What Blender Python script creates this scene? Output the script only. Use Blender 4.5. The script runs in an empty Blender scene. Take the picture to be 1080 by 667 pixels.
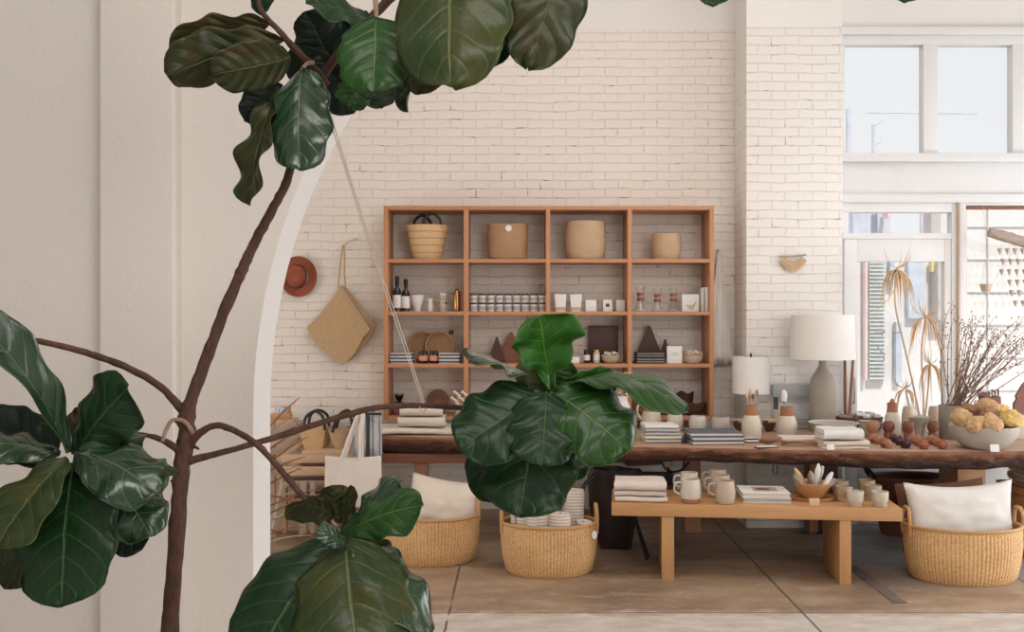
import bpy, bmesh, math, random
from mathutils import Vector, Matrix, Euler
from mathutils import noise as mnoise
PI = math.pi
R = math.radians
sc = bpy.context.scene
C = sc.collection
random.seed(7)

# ---------------------------------------------------------------- camera, world, lights
F = 1050.0; CX = 545.0; CY = 333.5; EYE = 1.6
cam = bpy.data.objects.new('camera', bpy.data.cameras.new('camera')); C.objects.link(cam)
cam.location = (0, 0, EYE); cam.rotation_euler = (R(90), 0, 0)
cam.data.sensor_width = 36; cam.data.lens = 36 * F / 1080; cam.data.shift_x = -5 / 1080
cam.data.clip_end = 200
sc.camera = cam
w = bpy.data.worlds.new('sky'); sc.world = w; w.use_nodes = True
bg = w.node_tree.nodes['Background']; bg.inputs[0].default_value = (.97, .975, 1, 1); bg.inputs[1].default_value = .80
def area(name, loc, rot, sx, sy, power, col):
    l = bpy.data.lights.new(name, 'AREA'); l.shape = 'RECTANGLE'; l.size = sx; l.size_y = sy; l.energy = power; l.color = col
    o = bpy.data.objects.new(name, l); C.objects.link(o); o.location = loc; o.rotation_euler = [R(a) for a in rot]; return o
area('skylight_back_room', (.3, 5.2, 4.7), (16, 6, 0), 4.6, 1.6, 52, (1, .93, .86))
area('front_window_light', (3.0, -3.2, 1.7), (84, 0, 14), 5.0, 2.6, 165, (1, .955, .91))
area('shop_window_light', (5.9, 5.6, 1.3), (0, 92, 0), 2.4, 3.4, 125, (.93, .96, 1))
area('side_fill_light', (-4.7, 5.9, 1.1), (0, -90, 0), 1.9, 2.4, 42, (1, .95, .89))  # added fill for left corner and under the table; no window there
area('skylight_front_room', (.9, .2, 4.7), (34, -4, 0), 4.2, 1.8, 125, (1, .95, .89))
sun = bpy.data.lights.new('sun', 'SUN'); sun.energy = 2.3; sun.angle = R(2); sun.color = (1, .97, .92)
so = bpy.data.objects.new('sun', sun); C.objects.link(so); so.rotation_euler = (R(42), 0, R(8))
sc.view_settings.view_transform = 'Standard'; sc.view_settings.look = 'None'
sc.view_settings.exposure = 0.28; sc.view_settings.gamma = 1; sc.view_settings.use_curve_mapping = False

def at(px, py, Y): return Vector(((px - CX) * Y / F, Y, EYE - (py - CY) * Y / F))

# ---------------------------------------------------------------- materials
def newmat(name):
    m = bpy.data.materials.new(name); m.use_nodes = True
    nt = m.node_tree; return m, nt, nt.nodes['Principled BSDF']
def nd(nt, t, **k):
    n = nt.nodes.new(t)
    for a, b in k.items():
        if a == 'ins':
            for i, v in b.items(): n.inputs[i].default_value = v
        else: setattr(n, a, b)
    return n
def mth(nt, op, a, b=None, c=None, clamp=False):
    n = nt.nodes.new('ShaderNodeMath'); n.operation = op; n.use_clamp = clamp
    for i, v in enumerate((a, b, c)):
        if v is None: continue
        if isinstance(v, (int, float)): n.inputs[i].default_value = v
        else: nt.links.new(v, n.inputs[i])
    return n.outputs[0]
def mixc(nt, f, a, b):
    n = nt.nodes.new('ShaderNodeMix'); n.data_type = 'RGBA'
    if isinstance(f, (int, float)): n.inputs[0].default_value = f
    else: nt.links.new(f, n.inputs[0])
    for i, v in ((6, a), (7, b)):
        if isinstance(v, (tuple, list)): n.inputs[i].default_value = (*v[:3], 1)
        else: nt.links.new(v, n.inputs[i])
    return n.outputs[2]
def coords(nt, kind='Object', scale=(1, 1, 1), rot=(0, 0, 0)):
    tc = nt.nodes.new('ShaderNodeTexCoord'); mp = nt.nodes.new('ShaderNodeMapping')
    mp.inputs['Scale'].default_value = scale; mp.inputs['Rotation'].default_value = rot
    nt.links.new(tc.outputs[kind], mp.inputs[0]); return mp.outputs[0]
def noise(nt, vec, scale, detail=3, rough=.5):
    n = nd(nt, 'ShaderNodeTexNoise', ins={'Scale': scale, 'Detail': detail, 'Roughness': rough})
    nt.links.new(vec, n.inputs['Vector']); return n.outputs[0]
def bump(nt, h, bsdf, dist=.002, strength=1.0):
    b = nd(nt, 'ShaderNodeBump', ins={'Strength': strength, 'Distance': dist})
    nt.links.new(h, b.inputs['Height']); nt.links.new(b.outputs[0], bsdf.inputs['Normal']); return b
def ramp(nt, f, lo, hi):
    n = nd(nt, 'ShaderNodeMapRange', ins={'From Min': lo, 'From Max': hi}); n.clamp = True
    nt.links.new(f, n.inputs[0]); return n.outputs[0]

def plain(name, c, rough=.6, var=.12, scale=8, spec=.5, metal=0, bmp=0, bscale=60):
    m, nt, b = newmat(name)
    v = coords(nt); n = noise(nt, v, scale)
    c2 = tuple(x * (1 - 2 * var) for x in c); c1 = tuple(min(1, x * (1 + var)) for x in c)
    nt.links.new(mixc(nt, n, c1, c2), b.inputs['Base Color'])
    b.inputs['Roughness'].default_value = rough; b.inputs['Metallic'].default_value = metal
    b.inputs['Specular IOR Level'].default_value = spec
    if bmp: bump(nt, noise(nt, v, bscale, 4), b, bmp)
    return m
def wood(name, c1, c2, axis='X', scale=1.0, rough=.5, contrast=1.0, bmp=.0006):
    m, nt, b = newmat(name)
    s = [9 * scale] * 3; s['XYZ'.index(axis)] = .7 * scale
    v = coords(nt, 'Object', s)
    n = noise(nt, v, 3.2, 5, .65); n2 = noise(nt, v, 14, 3, .6)
    f = mth(nt, 'ADD', mth(nt, 'MULTIPLY', ramp(nt, n, .32, .68), .7), mth(nt, 'MULTIPLY', n2, .35 * contrast), clamp=True)
    nt.links.new(mixc(nt, f, c1, c2), b.inputs['Base Color'])
    b.inputs['Roughness'].default_value = rough
    bump(nt, n2, b, bmp)
    return m
def speckled(name, c, c2=(.2, .14, .09), rough=.45, amount=.62):
    m, nt, b = newmat(name)
    v = coords(nt); n = noise(nt, v, 260, 2, .5); big = noise(nt, v, 9, 2)
    base = mixc(nt, big, c, tuple(x * .82 for x in c))
    nt.links.new(mixc(nt, ramp(nt, n, amount, amount + .1), base, c2), b.inputs['Base Color'])
    b.inputs['Roughness'].default_value = rough
    return m
def weave(name, c1, c2, nu, nv, rough=.7, bmp=.004, bands=None, ribbed=False):
    m, nt, b = newmat(name)
    tc = nt.nodes.new('ShaderNodeTexCoord'); sp = nt.nodes.new('ShaderNodeSeparateXYZ'); nt.links.new(tc.outputs['UV'], sp.inputs[0])
    u = mth(nt, 'MULTIPLY', sp.outputs[0], nu * 2 * PI); v = mth(nt, 'MULTIPLY', sp.outputs[1], nv * 2 * PI)
    su = mth(nt, 'SINE', u); sv = mth(nt, 'SINE', v); h = mth(nt, 'MULTIPLY', su, sv)
    h2 = mth(nt, 'ADD', mth(nt, 'MULTIPLY', h, .5), mth(nt, 'MULTIPLY', mth(nt, 'ABSOLUTE', sv), .5))
    if ribbed: h2 = mth(nt, 'ADD', mth(nt, 'MULTIPLY', mth(nt, 'ABSOLUTE', mth(nt, 'SINE', mth(nt, 'MULTIPLY', u, .5))), .6), mth(nt, 'MULTIPLY', mth(nt, 'ADD', h, 1), .2))
    cv = nt.nodes.new('ShaderNodeCombineXYZ'); nt.links.new(mth(nt, 'MULTIPLY', sp.outputs[0], nu), cv.inputs[0]); nt.links.new(mth(nt, 'MULTIPLY', sp.outputs[1], nv), cv.inputs[1])
    n = noise(nt, cv.outputs[0], 1.1, 2, .6); nb = noise(nt, cv.outputs[0], .12, 2, .5)
    f = mth(nt, 'ADD', mth(nt, 'MULTIPLY', n, .75), mth(nt, 'MULTIPLY', nb, .35), clamp=True)
    f = mth(nt, 'SUBTRACT', f, mth(nt, 'MULTIPLY', h2, .42), clamp=True)
    col = mixc(nt, ramp(nt, f, .05, .7), c1, c2)
    if bands:
        bc, lo, hi, per = bands
        fr = mth(nt, 'FRACT', mth(nt, 'MULTIPLY', sp.outputs[1], per))
        k = mth(nt, 'MULTIPLY', mth(nt, 'GREATER_THAN', fr, lo), mth(nt, 'LESS_THAN', fr, hi))
        col = mixc(nt, k, col, bc)
    nt.links.new(col, b.inputs['Base Color']); b.inputs['Roughness'].default_value = rough
    bump(nt, h2, b, bmp, .8)
    return m
def stripes(name, c1, c2, axis, per, duty=.3, rough=.9, wob=.0):
    m, nt, b = newmat(name)
    v = coords(nt); sp = nt.nodes.new('ShaderNodeSeparateXYZ'); nt.links.new(v, sp.inputs[0])
    a = sp.outputs['XYZ'.index(axis)]
    if wob: a = mth(nt, 'ADD', a, mth(nt, 'MULTIPLY', noise(nt, v, 12), wob))
    fr = mth(nt, 'FRACT', mth(nt, 'MULTIPLY', a, 1 / per))
    nt.links.new(mixc(nt, mth(nt, 'LESS_THAN', fr, duty), c1, c2), b.inputs['Base Color'])
    b.inputs['Roughness'].default_value = rough
    bump(nt, noise(nt, v, 160, 2), b, .0015)
    return m
def fabric(name, c, var=.05, rough=.95):
    m = plain(name, c, rough, var, 14, .2, 0, .0022, 130); return m

def brick_mat(name, c, crack):
    m, nt, b = newmat(name)
    tc = nt.nodes.new('ShaderNodeTexCoord'); sp = nt.nodes.new('ShaderNodeSeparateXYZ'); nt.links.new(tc.outputs['Object'], sp.inputs[0])
    wob = noise(nt, tc.outputs['Object'], 5, 2)
    cb = nt.nodes.new('ShaderNodeCombineXYZ')
    nt.links.new(mth(nt, 'ADD', mth(nt, 'ADD', sp.outputs[0], sp.outputs[1]), mth(nt, 'MULTIPLY', wob, .02)), cb.inputs[0])
    nt.links.new(mth(nt, 'ADD', sp.outputs[2], mth(nt, 'MULTIPLY', wob, .03)), cb.inputs[1])
    br = nd(nt, 'ShaderNodeTexBrick', ins={'Scale': 1, 'Mortar Size': .0042, 'Mortar Smooth': .35, 'Brick Width': .205, 'Row Height': .069})
    nt.links.new(cb.outputs[0], br.inputs['Vector'])
    n = noise(nt, tc.outputs['Object'], 7.5, 4, .7); nl = noise(nt, tc.outputs['Object'], 1.3, 2)
    pos = mth(nt, 'MULTIPLY', br.outputs['Fac'], ramp(nt, n, .595, .66))
    base = mixc(nt, nl, c, tuple(x * .93 for x in c))
    base = mixc(nt, mth(nt, 'MULTIPLY', br.outputs['Fac'], mth(nt, 'MULTIPLY', ramp(nt, nl, .3, .7), .14)), base, (.45, .36, .28))
    nt.links.new(mixc(nt, mth(nt, 'MULTIPLY', pos, .75), base, crack), b.inputs['Base Color'])
    b.inputs['Roughness'].default_value = .55
    nf = noise(nt, tc.outputs['Object'], 38, 4, .6)
    h = mth(nt, 'SUBTRACT', mth(nt, 'MULTIPLY', nf, .45), mth(nt, 'MULTIPLY', br.outputs['Fac'], ramp(nt, n, .25, .7)))
    bump(nt, h, b, .009, .9)
    return m
def plaster_mat(name, c, var=.03):
    m, nt, b = newmat(name)
    v = coords(nt)
    nt.links.new(mixc(nt, noise(nt, v, 1.6, 3), c, tuple(x * (1 - var * 2) for x in c)), b.inputs['Base Color'])
    b.inputs['Roughness'].default_value = .7
    bump(nt, mth(nt, 'ADD', noise(nt, v, 55, 4, .6), mth(nt, 'MULTIPLY', noise(nt, v, 9, 3), 1.2)), b, .0028, .7)
    return m
def floor_mat():
    m, nt, b = newmat('concrete floor')
    tc = nt.nodes.new('ShaderNodeTexCoord'); sp = nt.nodes.new('ShaderNodeSeparateXYZ'); nt.links.new(tc.outputs['Object'], sp.inputs[0])
    X, Y = sp.outputs[0], sp.outputs[1]
    big = noise(nt, coords(nt, 'Object', (1, 2.2, 1)), 1.1, 5, .62); mid = noise(nt, coords(nt, 'Object', (1.5, 3.2, 1)), 2.6, 7, .74); fine = noise(nt, tc.outputs['Object'], 26, 4, .7)
    brown = mixc(nt, ramp(nt, big, .38, .62), (.40, .275, .18), (.225, .15, .097))
    brown = mixc(nt, mth(nt, 'MULTIPLY', ramp(nt, mid, .5, .64), .7), brown, (.43, .36, .29))
    brown = mixc(nt, mth(nt, 'MULTIPLY', ramp(nt, fine, .56, .7), .5), brown, (.16, .11, .08))
    gray = mixc(nt, ramp(nt, mid, .38, .62), (.64, .58, .52), (.50, .43, .37))
    window_shine = mixc(nt, ramp(nt, mid, .35, .7), (.36, .34, .33), (.23, .21, .195))  # grey-blue window reflection painted into the floor colour
    wob = mth(nt, 'MULTIPLY', mth(nt, 'SUBTRACT', mid, .5), .35)
    k1 = ramp(nt, mth(nt, 'ADD', Y, wob), 5.42, 5.3)
    col = mixc(nt, k1, brown, gray)
    kx = mth(nt, 'MULTIPLY', ramp(nt, mth(nt, 'ADD', X, wob), 2.0, 2.35), ramp(nt, mth(nt, 'ADD', Y, wob), 5.7, 6.3))
    col = mixc(nt, kx, col, window_shine)
    # joints between the poured slabs
    def line(coord, pos, wdt, wb, msk=None):
        d = mth(nt, 'ABSOLUTE', mth(nt, 'SUBTRACT', mth(nt, 'ADD', coord, mth(nt, 'MULTIPLY', mth(nt, 'SUBTRACT', fine, .5), wb)), pos))
        l = ramp(nt, d, wdt, wdt * .4)
        return l if msk is None else mth(nt, 'MULTIPLY', l, msk)
    crack = ramp(nt, noise(nt, tc.outputs['Object'], 6, 3, .6), .36, .5)
    allj = line(X, 1.54, .009, .008)
    for l in (line(X, -.365, .009, .022, crack), line(Y, 5.365, .008, .006, crack), line(Y, 7.32, .012, .01), line(Y, 5.365, .008, .004, ramp(nt, X, .4, .6)), line(X, 3.05, .009, .006)):
        allj = mth(nt, 'MAXIMUM', allj, l)
    col = mixc(nt, mth(nt, 'MULTIPLY', allj, .85), col, (.05, .035, .028))
    nt.links.new(col, b.inputs['Base Color'])
    nt.links.new(mth(nt, 'ADD', .34, mth(nt, 'MULTIPLY', mid, .35)), b.inputs['Roughness'])
    b.inputs['Specular IOR Level'].default_value = .45
    bump(nt, mth(nt, 'SUBTRACT', mth(nt, 'MULTIPLY', mid, .3), allj), b, .004, .5)
    return m
def leaf_mat(name, c1, c2, vein, rough=.32, blotch=None, coat=.04):
    m, nt, b = newmat(name)
    tc = nt.nodes.new('ShaderNodeTexCoord'); sp = nt.nodes.new('ShaderNodeSeparateXYZ'); nt.links.new(tc.outputs['UV'], sp.inputs[0])
    u = mth(nt, 'ABSOLUTE', mth(nt, 'MULTIPLY', mth(nt, 'SUBTRACT', sp.outputs[0], .5), 2)); v = sp.outputs[1]
    n = noise(nt, tc.outputs['Object'], 22, 3); nb = noise(nt, tc.outputs['Object'], 7, 3, .6)
    q = mth(nt, 'ADD', mth(nt, 'SUBTRACT', v, mth(nt, 'MULTIPLY', mth(nt, 'POWER', u, 1.25), .27)), mth(nt, 'MULTIPLY', mth(nt, 'SUBTRACT', nb, .5), .06))
    fr = mth(nt, 'ABSOLUTE', mth(nt, 'SUBTRACT', mth(nt, 'FRACT', mth(nt, 'ADD', mth(nt, 'MULTIPLY', q, 6.3), .3)), .5))   # 0 on a lateral vein
    lat = mth(nt, 'MULTIPLY', ramp(nt, fr, .055, .015), ramp(nt, u, 1.0, .5))
    # fine net of cross veins
    fr2 = mth(nt, 'ABSOLUTE', mth(nt, 'SUBTRACT', mth(nt, 'FRACT', mth(nt, 'ADD', mth(nt, 'MULTIPLY', u, 6), mth(nt, 'MULTIPLY', nb, 3))), .5))
    net = mth(nt, 'MULTIPLY', ramp(nt, fr2, .07, .02), .22)
    mid = ramp(nt, mth(nt, 'ADD', u, mth(nt, 'MULTIPLY', v, .012)), .045, .02)
    veins = mth(nt, 'MAXIMUM', mth(nt, 'MULTIPLY', lat, .55), mth(nt, 'MAXIMUM', mid, net))
    base = mixc(nt, ramp(nt, n, .3, .7), c1, c2)
    if blotch: base = mixc(nt, mth(nt, 'MULTIPLY', ramp(nt, nb, .48, .62), .8), base, blotch)
    edge = ramp(nt, u, .965, .995)
    base = mixc(nt, mth(nt, 'MULTIPLY', edge, .6), base, vein)
    nt.links.new(mixc(nt, mth(nt, 'MULTIPLY', veins, .75), base, vein), b.inputs['Base Color'])
    b.inputs['Roughness'].default_value = rough; b.inputs['Coat Weight'].default_value = coat; b.inputs['Coat Roughness'].default_value = .18
    b.inputs['Specular IOR Level'].default_value = .26 if coat < .5 else .45
    puck = mth(nt, 'ADD', mth(nt, 'MULTIPLY', mth(nt, 'SQRT', fr), .9), mth(nt, 'ADD', mth(nt, 'MULTIPLY', n, .5), mth(nt, 'MULTIPLY', mth(nt, 'SUBTRACT', 1, mid), .35)))
    bump(nt, puck, b, .0055, .85)
    return m
def bark_mat(name, c1, c2):
    m, nt, b = newmat(name)
    v = coords(nt, 'Object', (1, 1, .35)); n = noise(nt, v, 70, 5, .7); n2 = noise(nt, v, 16, 3)
    nt.links.new(mixc(nt, ramp(nt, mth(nt, 'ADD', mth(nt, 'MULTIPLY', n, .6), mth(nt, 'MULTIPLY', n2, .4)), .35, .65), c1, c2), b.inputs['Base Color'])
    b.inputs['Roughness'].default_value = .8; bump(nt, n, b, .006); return m
def slab_mat():
    m, nt, b = newmat('live edge bark')
    v = coords(nt, 'Object', (1, 1, 1.6)); n = noise(nt, v, 9, 6, .7); n2 = noise(nt, coords(nt, 'Object', (.5, 2, 5)), 11, 4, .6)
    sp = nt.nodes.new('ShaderNodeSeparateXYZ'); tc = nt.nodes.new('ShaderNodeTexCoord'); nt.links.new(tc.outputs['Object'], sp.inputs[0])
    k = ramp(nt, mth(nt, 'ADD', sp.outputs[2], mth(nt, 'MULTIPLY', mth(nt, 'SUBTRACT', n, .5), .22)), .665, .735)
    wd = mixc(nt, n2, (.34, .15, .085), (.17, .07, .04)); bk = mixc(nt, ramp(nt, n, .35, .65), (.10, .045, .03), (.012, .007, .006))
    nt.links.new(mixc(nt, k, bk, wd), b.inputs['Base Color']); b.inputs['Roughness'].default_value = .7
    bump(nt, mth(nt, 'ADD', n, mth(nt, 'MULTIPLY', n2, .5)), b, .03, 1); return m
def glass_mat():
    m, nt, b = newmat('clear glass'); nt.nodes.remove(b)
    t = nt.nodes.new('ShaderNodeBsdfTransparent'); t.inputs[0].default_value = (.97, .98, .98, 1)
    g = nt.nodes.new('ShaderNodeBsdfGlossy'); g.inputs['Roughness'].default_value = .02
    lw = nd(nt, 'ShaderNodeLayerWeight', ins={'Blend': .25}); mx = nt.nodes.new('ShaderNodeMixShader')
    nt.links.new(mth(nt, 'ADD', mth(nt, 'MULTIPLY', lw.outputs['Facing'], .35), .04), mx.inputs[0])
    nt.links.new(t.outputs[0], mx.inputs[1]); nt.links.new(g.outputs[0], mx.inputs[2])
    nt.links.new(mx.outputs[0], nt.nodes['Material Output'].inputs[0]); return m

MT = dict(
 brick=brick_mat('white painted brick', (.80, .745, .69), (.17, .12, .09)),
 brickr=brick_mat('white painted brick pier', (.80, .765, .73), (.25, .20, .16)),
 plaster=plaster_mat('cream plaster', (.82, .772, .725)),
 plasterw=plaster_mat('white plaster', (.80, .775, .75)),
 frame=plain('white painted joinery', (.74, .74, .74), .45, .03),
 trim=plain('trim wood', (.52, .38, .28), .5),
 base=wood('baseboard wood', (.36, .26, .2), (.27, .18, .13)),
 floor=floor_mat(), glass=glass_mat(),
 fir=wood('warm fir shelf', (.52, .255, .13), (.42, .185, .085), 'X', 1, .5, .8),
 firz=wood('warm fir upright', (.52, .255, .13), (.42, .185, .085), 'Z', 1, .5, .8),
 bench=wood('honey oak', (.60, .33, .145), (.46, .23, .095), 'X', .8, .45),
 benchz=wood('honey oak upright', (.60, .33, .145), (.46, .23, .095), 'Z', .8, .45),
 slabtop=wood('slab top', (.47, .31, .21), (.33, .20, .13), 'X', .6, .5),
 slabedge=slab_mat(), facm=plain('pale grey moulding', (.70, .66, .65), .9),
 darkwood=wood('dark walnut', (.10, .035, .022), (.045, .016, .012), 'X', 1.5, .5),
 midwood=wood('reddish wood', (.30, .12, .06), (.19, .07, .04), 'X', 1.5, .5),
 legwood=wood('trestle wood', (.38, .17, .09), (.26, .11, .06), 'Z', 1, .55),
 palewood=wood('pale wood', (.62, .43, .28), (.50, .33, .2), 'X', 1.5, .55),
 driftwood=wood('driftwood', (.45, .37, .31), (.30, .23, .18), 'X', 2, .8),
 black=plain('black metal', (.012, .011, .011), .45), blackglass=plain('black glass', (.01, .01, .012), .12, .1),
 leather=plain('dark brown leather', (.028, .013, .010), .5, .3, 12),
 white=plain('white card', (.76, .75, .73), .7, .02), whitec=plain('white ceramic', (.74, .73, .71), .35, .03),
 paper=plain('paper pages', (.66, .62, .57), .8, .05), bluebook=plain('slate cloth cover', (.11, .12, .15), .7, .1),
 grayc=plain('grey board', (.45, .44, .43), .7), darktop=plain('dark rim', (.05, .04, .035), .5),
 terra=plain('terracotta', (.38, .165, .09), .75, .12, 20), terrad=plain('dark terracotta', (.22, .075, .05), .6, .2, 20),
 cream=speckled('cream speckled stoneware', (.66, .6, .5)), sand=speckled('sand speckled stoneware', (.50, .39, .27)),
 graystone=speckled('grey speckled stoneware', (.47, .43, .38), (.22, .18, .15), .5, .6), lampbody=speckled('grey lamp ceramic', (.36, .32, .265), (.22, .19, .16), .6, .55),
 pale=speckled('pale stoneware', (.62, .57, .52)), beige=speckled('beige stoneware', (.55, .44, .33)),
 brass=plain('brass', (.55, .29, .12), .25, .05, metal=1), clearb=None,
 amber=plain('amber label', (.62, .25, .15), .5), rope=fabric('pale twine', (.62, .55, .47)),
 ropedark=plain('dark cord', (.02, .015, .013), .6),
 linen=fabric('cream linen', (.70, .62, .53)), linenp=fabric('pinkish linen', (.70, .60, .54)), linenw=fabric('white linen', (.74, .71, .68)),
 waffle=stripes('beige ribbed cloth', (.68, .60, .53), (.54, .46, .39), 'X', .012, .35),
 greyst=stripes('grey striped cloth', (.50, .49, .49), (.20, .22, .25), 'X', .045, .3, wob=.02),
 rollc=stripes('striped rolled throw', (.68, .60, .53), (.42, .35, .3), 'Z', .019, .35),
 shade=plain('lamp shade linen', (.78, .75, .72), .9, .02), tote=fabric('natural cotton', (.72, .66, .61)),
 navy=plain('navy tassel', (.02, .025, .04), .8),
 weave1=weave('tan elephant grass', (.86, .55, .26), (.38, .19, .07), 88, 56, bmp=.008, ribbed=True),
 weave2=weave('straw', (.72, .52, .30), (.50, .31, .14), 90, 110, bmp=.002), weaveband=weave('banded straw', (.74, .52, .29), (.58, .38, .19), 60, 90, bmp=.002),
 weavedot=weave('spotted raffia', (.55, .36, .2), (.33, .18, .09), 60, 90, bmp=.003),
 weavepale=weave('cream sisal', (.66, .49, .33), (.46, .29, .16), 90, 140, bmp=.002),
 weavedark=weave('brown wicker', (.27, .115, .055), (.09, .035, .02), 60, 60, bmp=.005),
 weavebag=plain('jute mat', (.52, .36, .20), .85, .14, 60, bmp=.004, bscale=120),
 rim=wood('bound rim', (.58, .33, .14), (.42, .22, .09), 'X', 3, .6), felt=plain('rust felt', (.30, .085, .045), .95, .1, 20, bmp=.001),
 bark=bark_mat('fig bark', (.13, .058, .036), (.035, .016, .012)), barkp=bark_mat('pale bark', (.40, .27, .2), (.22, .13, .09)),
 leafA=leaf_mat('dark fig leaf', (.006, .027, .010), (.010, .038, .012), (.07, .12, .04), .34),
 leafB=leaf_mat('green fig leaf', (.012, .055, .010), (.022, .07, .014), (.13, .19, .06), .30),
 leafO=leaf_mat('grey olive fig leaf', (.034, .052, .016), (.022, .045, .016), (.13, .16, .06), .32, (.05, .055, .012)),
 leafC=leaf_mat('olive fig leaf', (.030, .034, .009), (.020, .030, .009), (.10, .095, .03), .34, (.048, .030, .009)),
 leafD=leaf_mat('shiny fig leaf', (.010, .037, .015), (.016, .050, .020), (.12, .18, .09), .20, None, .5),
 leafU=leaf_mat('fig leaf underside', (.08, .11, .04), (.11, .13, .05), (.22, .23, .1), .6, None, 0),
 leafK=leaf_mat('shaded fig leaf', (.003, .009, .005), (.005, .014, .007), (.012, .03, .014), .45, None, 0),  # near black for leaves in shadow, the shade put into the colour
 leafL=leaf_mat('bright fig leaf', (.016, .09, .009), (.028, .13, .014), (.14, .25, .05), .34),
 greyf=fabric('soft grey linen', (.44, .43, .42)),
 dry=plain('dried leaf', (.66, .45, .27), .8), drypale=plain('dried stem', (.55, .42, .3), .8), twig=plain('twig', (.19, .11, .08), .8),
 bud=plain('buds', (.38, .24, .17), .8), flower=plain('dried flower', (.72, .62, .50), .9),
 sponge=plain('sea sponge', (.66, .42, .22), .95, .3, 18, bmp=.012, bscale=70), spongey=plain('yellow sea sponge', (.68, .47, .16), .95, .25, 18, bmp=.012, bscale=70), spongeb=plain('brown sea sponge', (.36, .19, .10), .95, .3, 20, bmp=.012, bscale=70),
 fig=plain('reddish fruit', (.33, .095, .055), .45, .3, 30), figd=plain('dark fruit', (.05, .012, .014), .3, .3, 30),
 sage=plain('smudge stick', (.38, .32, .26), .95, .25, 60, bmp=.01, bscale=120), purple=plain('purple bundle', (.30, .07, .14), .9, .3, 50),
 steel=plain('grey metal', (.34, .36, .37), .4, .05), candle=plain('taper', (.6, .5, .42), .5),
 patlabel=speckled('mottled printed label', (.74, .73, .71), (.04, .035, .05), .5, .47), brownlin=fabric('dark brown linen', (.16, .075, .05)), sheer=fabric('sheer pale cloth', (.82, .78, .74)),
 wallpl=plain('wall plate', (.16, .07, .04), .5), slot=plain('floor slot cover', (.17, .14, .12), .6, .2, 12),
 facw=plain('sunlit facade', (.80, .76, .74), .9, .03), facg=plain('pale green shutter', (.70, .76, .74), .9), facb=plain('blue facade', (.60, .66, .76), .9),
 facr=plain('red strip', (.86, .66, .66), .9), facy=plain('yellow sign', (.85, .76, .3), .9), fact=plain('brown pillar', (.60, .52, .49), .9), street=plain('street', (.62, .62, .62), .9), facp=plain('lilac post', (.66, .66, .76), .9),
)

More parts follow.
